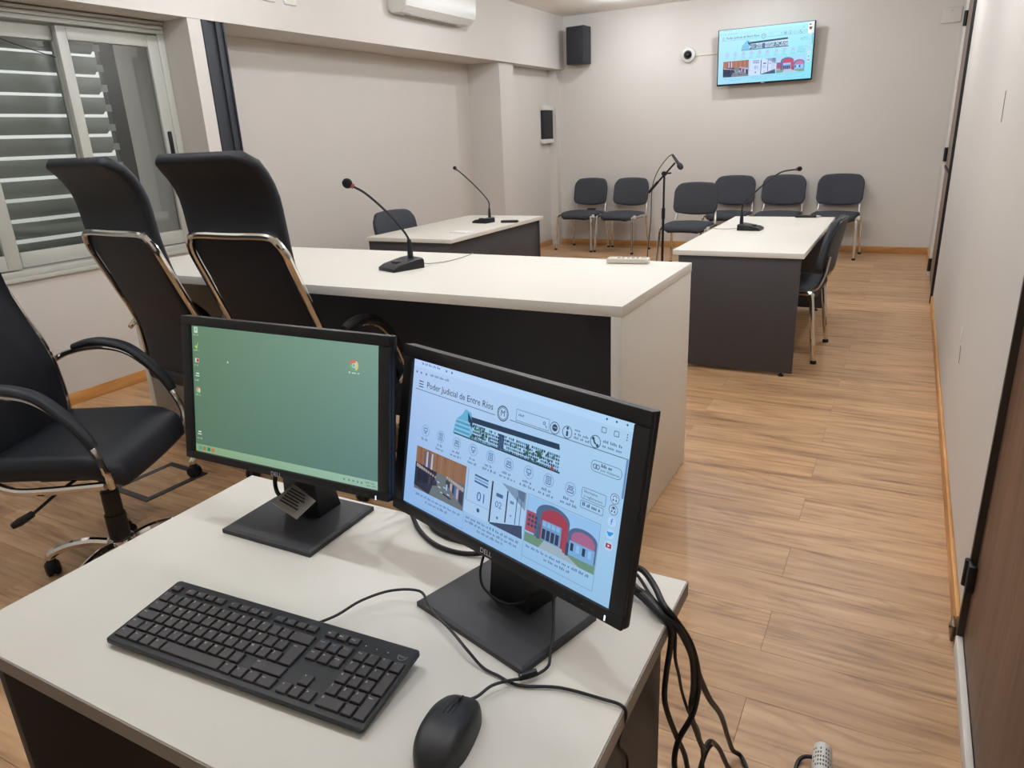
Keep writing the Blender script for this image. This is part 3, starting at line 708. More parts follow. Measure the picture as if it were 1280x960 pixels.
# ------------------------------------------------------------------ monitors
def monitor(label, base, base_rz, cen, yaw, tilt, hh, bw, bd, web):
    t = thing('monitor', label, 'monitor', (base[0], base[1], DZ), base_rz, 'desk monitors')
    bx_, by = bw/2, bd/2
    bm = NB(); hull_loft(bm, [[(-bx_, -by, .0), (bx_, -by, 0), (bx_, by, 0), (-bx_, by, 0)], [(-bx_, -by, .008), (bx_, -by, .008), (bx_, by, .008), (-bx_, by, .008)], [(-bx_+.005, -by+.005, .011), (bx_-.005, -by+.005, .011), (bx_-.005, by-.005, .011), (-bx_+.005, by-.005, .011)]])
    mk('base', bm, 'plastic_matte', t, smooth=20)
    Rl = Matrix.Rotation(-base_rz, 4, 'Z'); d = Rl @ Vector((cen[0]-base[0], cen[1]-base[1], cen[2]-DZ)); ry = yaw-base_rz
    rot = (-tilt, 0, ry); M = Matrix.Translation(d) @ Matrix.Rotation(ry, 4, 'Z') @ Matrix.Rotation(-tilt, 4, 'X')
    ww = .474
    hb_ = M @ Vector((0, .045, -.02))
    # neck: a wedge leaning up from the base to the back of the panel
    r1 = [Vector((x*.042, .04+y, .010)) for x, y in ((-1, -.03), (1, -.03), (1, .03), (-1, .03))]
    r2 = [M @ Vector((x*.036, y, -.09)) for x, y in ((-1, .03), (1, .03), (1, .062), (-1, .062))]
    r3 = [M @ Vector((x*.034, y, 0)) for x, y in ((-1, .03), (1, .03), (1, .055), (-1, .055))]
    mk('neck', hull_loft(NB(), [r1, r2, r3]), 'plastic', t, smooth=20)
    bm = NB(); z0, z1 = -hh/2, hh/2
    box(bm, (-ww/2, .0, z0), (ww/2, .013, z1), .003)
    mk('housing', bm, 'plastic', t, d, rot)
    mk('rear_cover', hull_loft(NB(), [[(x*.20, .013, z) for x, z in ((-1, -.11), (1, -.11), (1, .10), (-1, .10))], [(x*.15, .044, z) for x, z in ((-1, -.09), (1, -.09), (1, .05), (-1, .05))]]), 'plastic', t, d, rot, 20)
    bm = NB(); sw, s0, s1 = .2145, -.1195, .118
    box(bm, (-ww/2, -.007, s1), (ww/2, .0, z1), .0015); box(bm, (-ww/2, -.007, z0+.001), (ww/2, 0, s0), .0015)
    box(bm, (-ww/2, -.007, s0), (-sw, 0, s1), .0015); box(bm, (sw, -.007, s0), (ww/2, 0, s1), .0015)
    bz = mk('bezel', bm, 'plastic', t, d, rot)
    bm = NB(); text_bm(bm, 'DELL', lambda x, y: (x, -.0074, y), -.006, -.1325, .0075, .024, 'c'); mk('brand_lettering', bm, 'logo_grey', bz, smooth=0)
    mk('power_light', B((.2105, -.0076, -.134), (.2125, -.0066, -.127)), 'led_white', bz, smooth=0)
    bm = NB()
    for k in range(4): box(bm, (.14+k*.016, -.0073, -.1295), (.147+k*.016, -.0068, -.128))
    mk('button', bm, 'plastic_matte', bz, smooth=0)
    sc = mk('screen', B((-sw, -.0015, s0), (sw, 0.0, s1)), 'plastic', t, M @ Vector((0, 0, 0)), rot, 0)
    mid = (s0+s1)/2; W_, H_ = 2*sw, s1-s0
    holder = sc
    if web:
        def tint(c): return (int(c[0]*.72+10), int(c[1]*.84+8), int(min(255, c[2]*.92+14)))
        page(holder, W_, H_, .00005, [(176, 202, 240), (166, 204, 236), (146, 190, 224), (138, 178, 228)], tint)
        off = mid
    else:
        rnd = random.Random(5)
        def cv(L): c = Canvas(W_, H_, .00006); c.L = L; return c
        c = cv(1); n = 6
        A0, A1, A2, A3 = (97, 130, 104), (122, 155, 143), (88, 124, 120), (84, 116, 94)
        def mixc(u, v): return tuple((A0[k]*(1-u)+A1[k]*u)*(1-v)+(A3[k]*(1-u)+A2[k]*u)*v for k in range(3))
        for i in range(n):
            for j in range(n):
                a, b, c2, d2 = i/n, j/n, (i+1)/n, (j+1)/n; c.rect(a, b, c2, d2, None, [mixc(a, b), mixc(c2, b), mixc(c2, d2), mixc(a, d2)])
        c.build('wallpaper', holder)
        c = cv(2); c.rect(0, .94, 1, 1, None, [(132, 164, 122), (150, 186, 168), (146, 182, 166), (128, 158, 116)]); c.L = 3
        for u, q in ((.027, (70, 150, 150)), (.052, (150, 120, 70)), (.080, (40, 120, 80)), (.106, (190, 110, 70))): c.rect(u-.009, .955, u+.009, .983, q)
        for u in (.83, .855, .876, .897, .916): c.disc(u, .97, .008, (96, 120, 110), 8)
        c.greek(.935, .985, .966, .008, (90, 116, 106), rnd); c.greek(.94, .985, .985, .008, (90, 116, 106), rnd)
        c.build('taskbar', holder)
        def ball(c, u, v, r):
            for k, q in enumerate(((196, 120, 96), (206, 196, 130), (110, 166, 120))): c.ring(u, v, r, r*.62, q, -PI/2-PI/3+k*2*PI/3-.5, -PI/2+PI/3+k*2*PI/3-.5, 8)
            c.disc(u, v, r*.42, (222, 232, 228), 14); c.L += 1; c.disc(u, v, r*.32, (110, 170, 196), 12)
        for i, v in enumerate((.035, .155, .27, .39, .505, .855)):
            c = cv(2); u = .026
            if i == 0: c.rect(u-.012, v-.024, u+.010, v+.022, (188, 214, 190)); c.L = 3; c.rect(u-.006, v-.014, u+.004, v+.004, (120, 160, 140))
            elif i == 1: c.poly([(u-.012, v+.006), (u-.006, v-.002), (u-.002, v+.008), (u+.012, v-.03), (u+.002, v+.026)], (176, 206, 96))
            elif i == 2: c.rect(u-.012, v-.016, u+.012, v+.016, (206, 206, 200)); c.L = 3; c.disc(u+.004, v, .014, (176, 50, 46), 10)
            elif i == 4: ball(c, u, v, .026)
            else: c.rect(u-.008, v-.022, u+.010, v-.012, (210, 224, 204)); c.rect(u-.012, v-.002, u+.012, v+.006, (200, 220, 196))
            c.L = 3; c.greek(u-.016, u+.016, v+.042, .008, (176, 200, 170), rnd)
            c.build('desktop_icon', holder)
        c = cv(2); ball(c, .878, .155, .040); c.greek(.855, .905, .212, .009, (210, 226, 216), rnd); c.build('desktop_icon', holder)
        c = cv(2); c.poly([(.209, .242), (.209, .262), (.213, .257), (.217, .256)], (240, 245, 240)); c.build('pointer', holder)
    for ch in sc.children:   # page meshes are centred on the visible area
        ch.location = (0, -.0018, mid)
    return t
mon1 = monitor('left monitor showing a plain green desktop', (-.945, .856), math.radians(1), (-.916, .828, 1.005), .015, .178, .270, .212, .18, False)
mon2 = monitor('right monitor showing a light blue web page, angled towards the aisle', (-.458, .775), math.radians(-17), (-.46, .792, .982), -.308, .207, .276, .225, .155, True)
# tag below the left monitor
bm = NB(); bm_pts = [(-.014, -.034), (.046, -.038), (.050, .010), (-.008, .018)]
prism(bm, [(x, y) for x, y in bm_pts], 0, .0012, lambda x, y, d: (x+.006, y-.018, .070+d-x*.30+y*.30))
tg = mk('paper_tag', bm, 'tag_grey', mon1, smooth=0)
bm = NB()
for k in range(6): box(bm, (-.004, -.024+k*.006, .0), (.036-.004*(k % 3), -.0215+k*.006, .0006))
for v in bm.verts: v.co = Vector((v.co.x+.006, v.co.y-.018, .0716+v.co.z-v.co.x*.30+v.co.y*.30))
mk('tag_print', bm, 'print_dark', tg, smooth=0)
mk('tag_loop', T([(.004, -.02, .066), (-.012, -.03, .070), (-.025, -.02, .095), (-.02, .0, .12)], .004, 7, 5), 'rubber', mon1)

# ------------------------------------------------------------------ keyboard
KS = 1.03
kb = thing('keyboard', 'black full size keyboard with low square keys, on the white desk', 'keyboard', (-.727, .548, DZ), math.radians(3.4))
kw, kd = .452, .136
def ktop(y): return .0125+(y+kd/2)/kd*.0125
def rrect(w, d, r, n=4):
    o = []
    for cx, cy, a0 in ((w/2-r, d/2-r, 0), (-w/2+r, d/2-r, PI/2), (-w/2+r, -d/2+r, PI), (w/2-r, -d/2+r, 1.5*PI)):
        for k in range(n+1): a = a0+PI/2*k/n; o.append((cx+r*math.cos(a), cy+r*math.sin(a)))
    return o
rings = []
for ins, f in ((.010, 'b'), (.004, 'm'), (0, 'm2'), (0, 't0'), (.002, 't')):
    ring = []
    for x, y in rrect(kw-2*ins, kd-2*ins, .006):
        z = {'b': .001+(ktop(y)-.0125)*.75, 'm': ktop(y)-.0095, 'm2': ktop(y)-.006, 't0': ktop(y)-.0015, 't': ktop(y)}[f]; ring.append((x, y, z))
    rings.append(ring)
mk('case', hull_loft(NB(), rings), 'keyboard_body', kb, smooth=30)
for x in (-.18, .18): mk('foot', B((x-.012, .045, 0), (x+.012, .056, .012), .001), 'rubber', kb)
for x in (-.18, .18): mk('foot', B((x-.012, -.056, 0), (x+.012, -.050, .003), .0008), 'rubber', kb)
U = .01965; tl = math.atan(.0125/kd)
km = {}
def key_mesh(w, d):
    k = (round(w, 4), round(d, 4))
    if k not in km:
        bm = NB(); a = .0009; t_ = .0035
        hull_loft(bm, [[(-w/2, -d/2, 0), (w/2, -d/2, 0), (w/2, d/2, 0), (-w/2, d/2, 0)], [(-w/2+a*.4, -d/2+a*.4, t_-.0008), (w/2-a*.4, -d/2+a*.4, t_-.0008), (w/2-a*.4, d/2-a*.4, t_-.0008), (-w/2+a*.4, d/2-a*.4, t_-.0008)],
                       [(-w/2+a*1.3, -d/2+a*1.3, t_), (w/2-a*1.3, -d/2+a*1.3, t_), (w/2-a*1.3, d/2-a*1.3, t_), (-w/2+a*1.3, d/2-a*1.3, t_)]])
        bmesh.ops.recalc_face_normals(bm, faces=bm.faces)
        me = bpy.data.meshes.new('key'); bm.to_mesh(me); bm.free(); me.materials.append(MATS['key']); km[k] = me
    return km[k]
leg = NB(); legb = NB()
X0 = -kw/2+.0075; Y0 = -kd/2+.0085; GP = .0034
def key(ux, row, wu=1.0, hu=1.0, lab=None, frow=False, blue=False):
    w_ = wu*U-GP; y = Y0+row*U; d_ = hu*U-GP+.0008
    if frow: d_ = .0112; y = Y0+5*U+.0052
    cx, cy = X0+ux*U+wu*U/2, y+ (hu*U/2 if not frow else .0056)
    o = bpy.data.objects.new('key', key_mesh(w_, d_)); COL.objects.link(o); o.parent = kb
    o.location = (cx, cy, ktop(cy)); o.rotation_euler = (tl, 0, 0)
    if lab:
        h = .0038 if len(lab) == 1 else .0021
        text_bm(legb if blue else leg, lab, lambda x, yy: (x, yy, ktop(yy)+.0037), cx-w_/2+.0026, cy+(d_*.5-.0062 if not frow else -.001), h)
def rowkeys(row, items):
    x = 0
    for it in items:
        lab, wu = it if isinstance(it, tuple) else (it, 1.0)
        if lab != '-': key(x, row, wu, 1, lab)
        x += wu
rowkeys(0, [('Ctrl', 1.4), ('Win', 1.1), ('Alt', 1.1), ('Fn', 1.1), ('', 5.6), ('Alt', 1.1), ('Gr', 1.1), ('=', 1.1), ('Ctrl', 1.4)])
rowkeys(1, [('Shift', 1.25)]+list('<ZXCVBNM,.-')+[('Shift', 2.75)])
rowkeys(2, [('Bloq', 1.75)]+list('ASDFGHJKL')+['\u00d1', '{', '}'])
rowkeys(3, [('Tab', 1.5)]+list('QWERTYUIOP')+['\u00b4', '+'])
rowkeys(4, ['|']+list('1234567890')+["'", '\u00bf', ('<-', 2.0)])
key(13.75, 2, 1.25, 2, 'Intro')
for i, (x, l_) in enumerate([(0, 'Esc')]+[(1.6+k, 'F%d' % (k+1)) for k in range(4)]+[(6.1+k, 'F%d' % (k+5)) for k in range(4)]+[(10.6+k, 'F%d' % (k+9)) for k in range(4)]): key(x, 5, 1, 1, l_, True, x > 10)
NX = 15.3; PX = 18.55
for k, l_ in enumerate(('Imp', 'Bloq', 'Pausa')): key(NX+k, 5, 1, 1, l_, True)
for k, l_ in enumerate(('Insert', 'Inicio', 'RePag')): key(NX+k, 4, 1, 1, l_, False, True)
for k, l_ in enumerate(('Supr', 'Fin', 'AvPag')): key(NX+k, 3, 1, 1, l_)
key(NX+1, 1, 1, 1, '^')
for k, l_ in enumerate('<v>'): key(NX+k, 0, 1, 1, l_)
for k, l_ in enumerate(('Bloq', '/', '*', '-')): key(PX+k*.98, 4, .98, 1, l_)
for r_, s_ in ((3, '789'), (2, '456'), (1, '123')):
    for k, ch in enumerate(s_): key(PX+k*.98, r_, .98, 1, ch)
key(PX+2.94, 2, .98, 2, '+'); key(PX+2.94, 0, .98, 2, 'Intro'); key(PX, 0, 1.96, 1, '0'); key(PX+1.96, 0, .98, 1, '.')
mk('legend', leg, 'legend', kb, smooth=0)['kind'] = 'stuff'; o = mk('legend', legb, 'legend_blue', kb, smooth=0); o['label'] = 'blue printed key legends'; o['kind'] = 'stuff'
bm = NB(); yy = Y0+5*U+.010
for x in (.150, .168, .186): lathe(bm, [(.0009, 0), (.0009, .0004), (0, .0005)], 8, Matrix.Translation((x, yy, ktop(yy))))
mk('status_light', bm, 'legend', kb)
bm = NB(); M_ = Matrix.Translation((.209, yy, ktop(yy)+.0002))
for k in range(28):
    a, b = 2*PI*k/28, 2*PI*(k+1)/28
    bm.faces.new([bm.verts.new(M_ @ Vector((r*math.cos(q), r*math.sin(q), 0))) for r, q in ((.0068, a), (.0068, b), (.0061, b), (.0061, a))])
text_bm(bm, 'DELL', lambda x, y: M_ @ Vector((x, y, .0001)), 0, -.0016, .0032, .0105, 'c')
mk('round_emblem', bm, 'tag_grey', kb, smooth=0)
def wl(p): # world -> keyboard local
    a = math.radians(-3.4); x, y = p[0]+.727, p[1]-.548; return (x*math.cos(a)-y*math.sin(a), x*math.sin(a)+y*math.cos(a), p[2]-DZ)
kc = [(-.688, .625, .762), (-.672, .652, .764), (-.658, .69, .768), (-.63, .727, .770), (-.588, .742, .772), (-.562, .728, .7665), (-.54, .712, .7655), (-.50, .692, .7655), (-.455, .666, .764), (-.425, .655, .755), (-.400, .652, .7535), (-.381, .648, .7535), (-.361, .65, .7535), (-.318, .667, .7535), (-.262, .672, .7535), (-.238, .672, .7535), (-.2315, .672, .742), (-.2385, .675, .71), (-.250, .70, .66), (-.2505, .735, .60), (-.2505, .72, .53), (-.2505, .66, .42), (-.2505, .62, .30)]
mk('cable', T([wl(p) for p in kc], .0021, 7, 5), 'rubber', kb)

# ------------------------------------------------------------------ mouse
ms = thing('computer_mouse', 'black computer mouse on the white desk, right of the keyboard', 'mouse', (-.404, .536, DZ), math.radians(9))
ML, MW = .118, .064
def mwid(s): return MW/2*(1-.9*abs(2*s-1)**3.2*(.55 if s > .5 else .75))
def mhgt(s): return .011+.026*math.sin(PI*(.12+.80*(1-s)))**1.0*(.55+.45*(1-s)) + .004*(1-s)*s*4
rings = []; NS = 18; NA = 22
for i in range(NS+1):
    s = i/NS; w_ = max(.004, mwid(s)); h_ = mhgt(s); e = min(1, min(s, 1-s)/.10); h_ *= (.35+.65*math.sqrt(1-(1-e)**2))
    ring = []
    for k in range(NA):
        a = PI*k/(NA-1); ring.append((w_*math.copysign(abs(math.cos(a))**.55, math.cos(a)), (s-.5)*ML, .0015+h_*abs(math.sin(a))**.62))
    rings.append(ring)
mk('body', hull_loft(NB(), rings), 'mouse_black', ms, smooth=60)
def mz(x, y):
    s = y/ML+.5; w_ = mwid(s); h_ = mhgt(s); c_ = min(1, abs(x)/w_)**(1/.55); return .0015+h_*math.sqrt(max(0, 1-c_*c_))**.62
bm = NB(); tube(bm, [(0, y, mz(0, y)+.0001) for y in (.006, .014, .022, .030, .038, .046, .050)], .0009, 5)
for q in (-1, 1): tube(bm, [(q*.0052, y, mz(.0052, y)+.0001) for y in (.004, .012, .02, .028)], .0006, 5)
mk('button_seam', bm, 'dark_slot', ms)
mk('scroll_wheel', lathe(NB(), [(.0085, -.0032), (.0095, -.002), (.0095, .002), (.0085, .0032)], 20, Matrix.Translation((0, .033, mz(0, .033)-.0055)) @ Matrix.Rotation(PI/2, 4, 'Y')), 'rubber', ms)
def wm(p):
    a = math.radians(-9); x, y = p[0]+.404, p[1]-.536; return (x*math.cos(a)-y*math.sin(a), x*math.sin(a)+y*math.cos(a), p[2]-DZ)
mc = [(-.411, .592, .759), (-.402, .604, .760), (-.394, .625, .762), (-.379, .646, .759), (-.360, .666, .7555), (-.347, .69, .757), (-.352, .71, .762), (-.364, .745, .768), (-.382, .785, .782), (-.392, .80, .80), (-.405, .79, .79), (-.446, .77, .772), (-.495, .785, .773), (-.515, .805, .790), (-.515, .835, .82), (-.49, .85, .85)]
mk('cable', T([wm(p) for p in mc], .0021, 7, 5), 'rubber', ms)
mk('ferrite', T([wm(p) for p in ((-.371, .6565, .759), (-.355, .674, .759))], .0052, 10), 'rubber', ms)

# ------------------------------------------------------------------ cable bundle over the desk edge
cabs = [
 ('thick black cable swinging out furthest over the desk edge to the floor', [(-.36, .87, .80), (-.315, .885, .775), (-.28, .885, .766), (-.245, .86, .7585), (-.224, .868, .738), (-.212, .90, .68), (-.207, .945, .60), (-.207, 1.05, .46), (-.210, 1.19, .30), (-.213, 1.315, .125), (-.210, 1.375, .035), (-.192, 1.39, .008), (-.165, 1.34, .006), (-.13, 1.22, .006), (-.12, 1.08, .006)], .0054),
 ('thick black cable at the top of the bundle, arching before it drops', [(-.36, .925, .80), (-.318, .935, .776), (-.295, .932, .772), (-.268, .905, .768), (-.244, .868, .768), (-.228, .866, .752), (-.211, .90, .69), (-.204, .93, .62), (-.206, .95, .56), (-.215, .955, .50), (-.233, .945, .45), (-.237, .94, .40), (-.228, .965, .32), (-.222, .99, .2), (-.215, 1.02, .08), (-.195, 1.06, .010), (-.16, 1.04, .007), (-.15, .96, .007)], .005),
 ('black cable hanging closest to the desk side panel', [(-.36, .88, .79), (-.32, .90, .768), (-.285, .883, .762), (-.25, .862, .757), (-.2285, .85, .748), (-.232, .87, .70), (-.242, .889, .632), (-.246, .896, .58), (-.244, .911, .533), (-.236, .945, .455), (-.228, .985, .37), (-.22, 1.01, .24), (-.21, 1.03, .10), (-.185, 1.03, .012), (-.165, .97, .006), (-.16, .88, .006)], .0046),
 ('thin black cable in the middle of the bundle', [(-.36, .93, .79), (-.31, .93, .768), (-.272, .895, .759), (-.240, .866, .7555), (-.226, .866, .735), (-.227, .88, .672), (-.228, .91, .615), (-.230, .943, .554), (-.226, .98, .481), (-.222, 1.053, .372), (-.218, 1.09, .25), (-.212, 1.12, .10), (-.195, 1.13, .006), (-.175, 1.08, .004), (-.17, .98, .004)], .0026),
 ('black cable running straight down the aisle side of the bundle', [(-.36, .90, .80), (-.32, .91, .770), (-.27, .875, .765), (-.240, .852, .7605), (-.221, .868, .735), (-.21, .91, .66), (-.211, .94, .58), (-.221, .974, .489), (-.221, 1.025, .40), (-.217, 1.075, .318), (-.213, 1.115, .300), (-.209, 1.18, .225), (-.206, 1.25, .125), (-.200, 1.295, .045), (-.185, 1.30, .009), (-.155, 1.24, .006), (-.14, 1.10, .006)], .005)]
for lab, pts, r in cabs:
    tag(mk('power_cable', T(pts, r, 9, 6), 'rubber'), lab, 'cable', 'cables over the desk edge')
for lab, pts in (('black cable between the two monitors, the nearer of the pair', [(-.84, .93, .85), (-.80, .97, .80), (-.76, .955, .765), (-.71, .915, .7545), (-.65, .885, .7545), (-.59, .885, .7545), (-.54, .90, .77), (-.48, .90, .85)]), ('black cable between the two monitors, the farther of the pair', [(-.82, .93, .87), (-.765, .965, .80), (-.72, .95, .76), (-.68, .925, .7545), (-.63, .915, .7545), (-.56, .925, .7545), (-.5, .93, .775), (-.45, .90, .85)])):
    tag(mk('video_cable', T(pts, .0042, 9, 6), 'rubber'), lab, 'cable', 'cables between the monitors')

tag(mk('power_cable', T([(-.20, 1.02, .007), (-.218, 1.06, .02), (-.226, 1.078, .10), (-.226, 1.082, .20), (-.224, 1.09, .25), (-.219, 1.112, .277), (-.214, 1.15, .262), (-.210, 1.205, .195), (-.207, 1.265, .105), (-.200, 1.315, .035), (-.180, 1.325, .008), (-.148, 1.27, .006), (-.135, 1.15, .006)], .005, 9, 6), 'rubber'), 'black cable arching in a low loop beside the floor end of the bundle', 'cable', 'cables over the desk edge')
# white connector on the floor at the bottom edge
t = thing('white_connector', 'white printed cylindrical connector with a black lead on the floor by the aisle', 'connector', (-.02, 1.42, .0), math.radians(4))
mk('barrel', lathe(NB(), [(0, .07), (.012, .07), (.019, .064), (.0215, .052), (.0215, -.10), (0, -.10)], 24, Matrix.Translation((0, 0, .0225)) @ Matrix.Rotation(-PI/2, 4, 'X')), 'white_plastic', t)
bm = NB(); rnd = random.Random(2)
for k in range(8):
    a = PI*(.2+.6*k/7)
    for j in range(5):
        if rnd.random() < .8:
            y = .045-j*.012; r_ = .0217
            bm.faces.new([bm.verts.new((r_*math.cos(a+da), y+dy, .0225+r_*math.sin(a+da))) for da, dy in ((0, 0), (.14, 0), (.14, -.006), (0, -.006))])
mk('print', bm, 'print_dark', t, smooth=0)
mk('lead', T([(-.012, .03, .022), (-.035, .035, .012), (-.05, .02, .006), (-.055, -.03, .005), (-.05, -.12, .005)], .0045, 8, 5), 'rubber', t)

# ------------------------------------------------------------------ judges' desk
MZ = .904
t = thing('bench_desk', 'long white topped bench desk with a dark inner panel and white ends', 'desk', (-2.06, 2.52, 0))
mk('desktop', B((-1.31, -.42, MZ-.036), (1.31, .42, MZ), .0012), 'laminate', t)
mk('side_panel', B((1.272, -.42, 0.004), (1.308, .42, MZ-.0365), .001), 'laminate', t)
mk('side_panel', B((-1.26, -.36, 0.004), (-1.224, .42, MZ-.0365), .001), 'laminate', t)
mk('modesty_panel', B((-1.223, .30, .05), (1.271, .32, MZ-.0365), .001), 'black_panel', t)
# two side tables
def side_table(label, cx, cy, flip):
    t = thing('side_table', label, 'table', (cx, cy, 0), PI if flip else 0, 'side tables')
    mk('tabletop', B((-.375, -.91, .706), (.375, .91, .736), .0012), 'laminate', t) if not flip else mk('tabletop', B((-.395, -.78, .706), (.395, .78, .736), .0012), 'laminate', t)
    hy, hx = (.90, .36) if not flip else (.765, .385)
    for y0 in (-hy, hy-.02): mk('end_panel', B((-hx+.02 if not flip else -hx+.02, y0, .022), (hx, y0+.02, .7055), .001), 'charcoal', t)
    mk('modesty_panel', B((-hx+.03, -hy+.021, .10 if not flip else .022), (-hx+.05, hy-.021, .7055), .001), 'charcoal', t)
    for x in (-hx+.06, hx-.06):
        for y in (-hy+.01, hy-.01): mk('foot', lathe(NB(), [(.016, 0), (.016, .008), (.006, .012), (.006, .022)], 12), 'rubber', t, (x, y, 0))
    return t
side_table('white topped table with charcoal end panel in the right half of the room', -.845, 5.22, False)
side_table('white topped table with charcoal panels along the left wall', -3.31, 5.24, True)

# ------------------------------------------------------------------ stacking chairs
def stacking_chair(label, loc, rz):
    t = thing('visitor_chair', label, 'chair', loc, rz, 'grey fabric visitor chairs')
    # local: sitter faces +Y
    def seat(x, v, o):
        y = -.21+v; z = .455+.010*math.cos(x/.24*1.5)-.035*max(0, (v-.27)/.15)**2-.012*max(0, (.12-v)/.12); return (x, y, z-(abs(x)/.245)**3*.006+o)
    mk('seat', pad(.485, .42, .055, .026, .07, .11, seat), 'fabric', t)
    def seat2(x, v, o):
        p = seat(x, v+.01, 0); return (p[0], p[1], p[2]-.032+o)
    mk('seat_shell', pad(.455, .40, .016, .008, .06, .10, seat2, 6, 6), 'plastic', t)
    def back(x, v, o):
        z = .570+v+.018*(1-(x/.235)**2)*v/.29-.03*(1-(x/.235)**2)*max(0, 1-v/.12); y = -.215-.060*(v/.30)-.01+.035*(x/.24)**2
        return (x, y+o, z)
    mk('backrest', pad(.49, .295, .042, .02, .05, .09, back), 'fabric', t)
    mk('back_shell', pad(.475, .285, .016, .008, .055, .10, lambda x, v, o: (lambda p: (p[0], p[1]-.024+o, p[2]))(back(x, v+.002, 0)), 6, 6), 'plastic', t)
    for q in (-1, 1):
        fl_ = mk('leg', T([(q*.268, .225, .012), (q*.258, .205, .22), (q*.250, .19, .40), (q*.248, .18, .432)], .0155, 9, 4), 'chrome', t)
        mk('foot_cap', lathe(NB(), [(.019, 0), (.019, .016), (.016, .022)], 12), 'rubber', fl_, (q*.268, .225, 0))
        rl = mk('leg', T([(q*.268, -.225, .012), (q*.258, -.20, .22), (q*.250, -.178, .40), (q*.248, -.168, .432)], .0155, 9, 4), 'chrome', t)
        mk('foot_cap', lathe(NB(), [(.019, 0), (.019, .016), (.016, .022)], 12), 'rubber', rl, (q*.268, -.225, 0))
        mk('side_rail', T([(q*.248, .195, .418), (q*.248, .175, .436), (q*.248, 0, .438), (q*.248, -.165, .436), (q*.248, -.18, .418)], .0145, 8, 4), 'chrome', t)
        mk('back_bracket', T([(q*.232, -.13, .438), (q*.226, -.20, .47), (q*.215, -.235, .55), (q*.205, -.252, .66)], .011, 8, 5, flat=(1, 1.3)), 'satin', t)
    mk('cross_bar', T([(-.248, .0, .430), (.248, .0, .430)], .01, 8), 'chrome', t)
    mk('link_bracket', B((-.285, .155, .425), (-.255, .185, .462), .006), 'white_plastic', t)
    return t
c0 = stacking_chair('grey visitor chair at the far left of the back row', (-3.71, 8.82, 0), PI-math.radians(9))
spots = [((-3.14, 8.76, 0), PI-math.radians(10), 'grey visitor chair second from left in the back row'),
 ((-1.85, 8.86, 0), PI-math.radians(3), 'grey visitor chair half hidden behind the single chair in front'),
 ((-1.29, 8.86, 0), PI-math.radians(3), 'grey visitor chair at the back wall, second from the right'),
 ((-.69, 8.86, 0), PI-math.radians(4), 'grey visitor chair at the right end of the back row'),
 ((-2.04, 7.78, 0), PI-math.radians(4), 'grey visitor chair standing in front of the row, right of the microphone stand'),
 ((-.615, 4.92, 0), PI/2-math.radians(2), 'grey visitor chair seen from behind, pushed up to the aisle table'),
 ((-3.63, 5.02, 0), -PI/2-math.radians(8), 'grey visitor chair behind the left wall table, only its backrest showing')]
for loc, rz, lab in spots: dup(c0, loc, rz, lab)
# dark pouch lying on the corner chair
tag(mk('black_pouch', pad(.12, .07, .022, .01, .02, .02, lambda x, v, o: (-3.66+x, 9.0+v, .490+o), 4, 4), 'plastic_matte'), 'small black pouch lying on the seat of the chair in the corner', 'pouch')

# ------------------------------------------------------------------ executive chairs
TP = [(-.16, .46), (-.178, .50), (-.178, .60), (-.186, .70), (-.205, .78), (-.238, .86), (-.275, .95), (-.312, 1.04), (-.345, 1.13)]
BP = [(-.176, .50), (-.174, .60), (-.181, .70), (-.199, .78), (-.230, .86), (-.262, .95), (-.292, 1.04), (-.315, 1.13), (-.323, 1.22), (-.336, 1.29), (-.378, 1.365), (-.438, 1.412)]
bp = catmull([(0, y, z) for y, z in BP], 8)
cum = [0]
for a, b in zip(bp, bp[1:]): cum.append(cum[-1]+(b-a).length)
BL_ = cum[-1]
def on_back(v):
    v = max(0, min(BL_, v)); i = 0
    while i < len(cum)-2 and cum[i+1] < v: i += 1
    f = (v-cum[i])/(cum[i+1]-cum[i]); p = bp[i].lerp(bp[i+1], f); tg_ = (bp[min(i+2, len(bp)-1)]-bp[max(i-1, 0)]).normalized(); return p, tg_
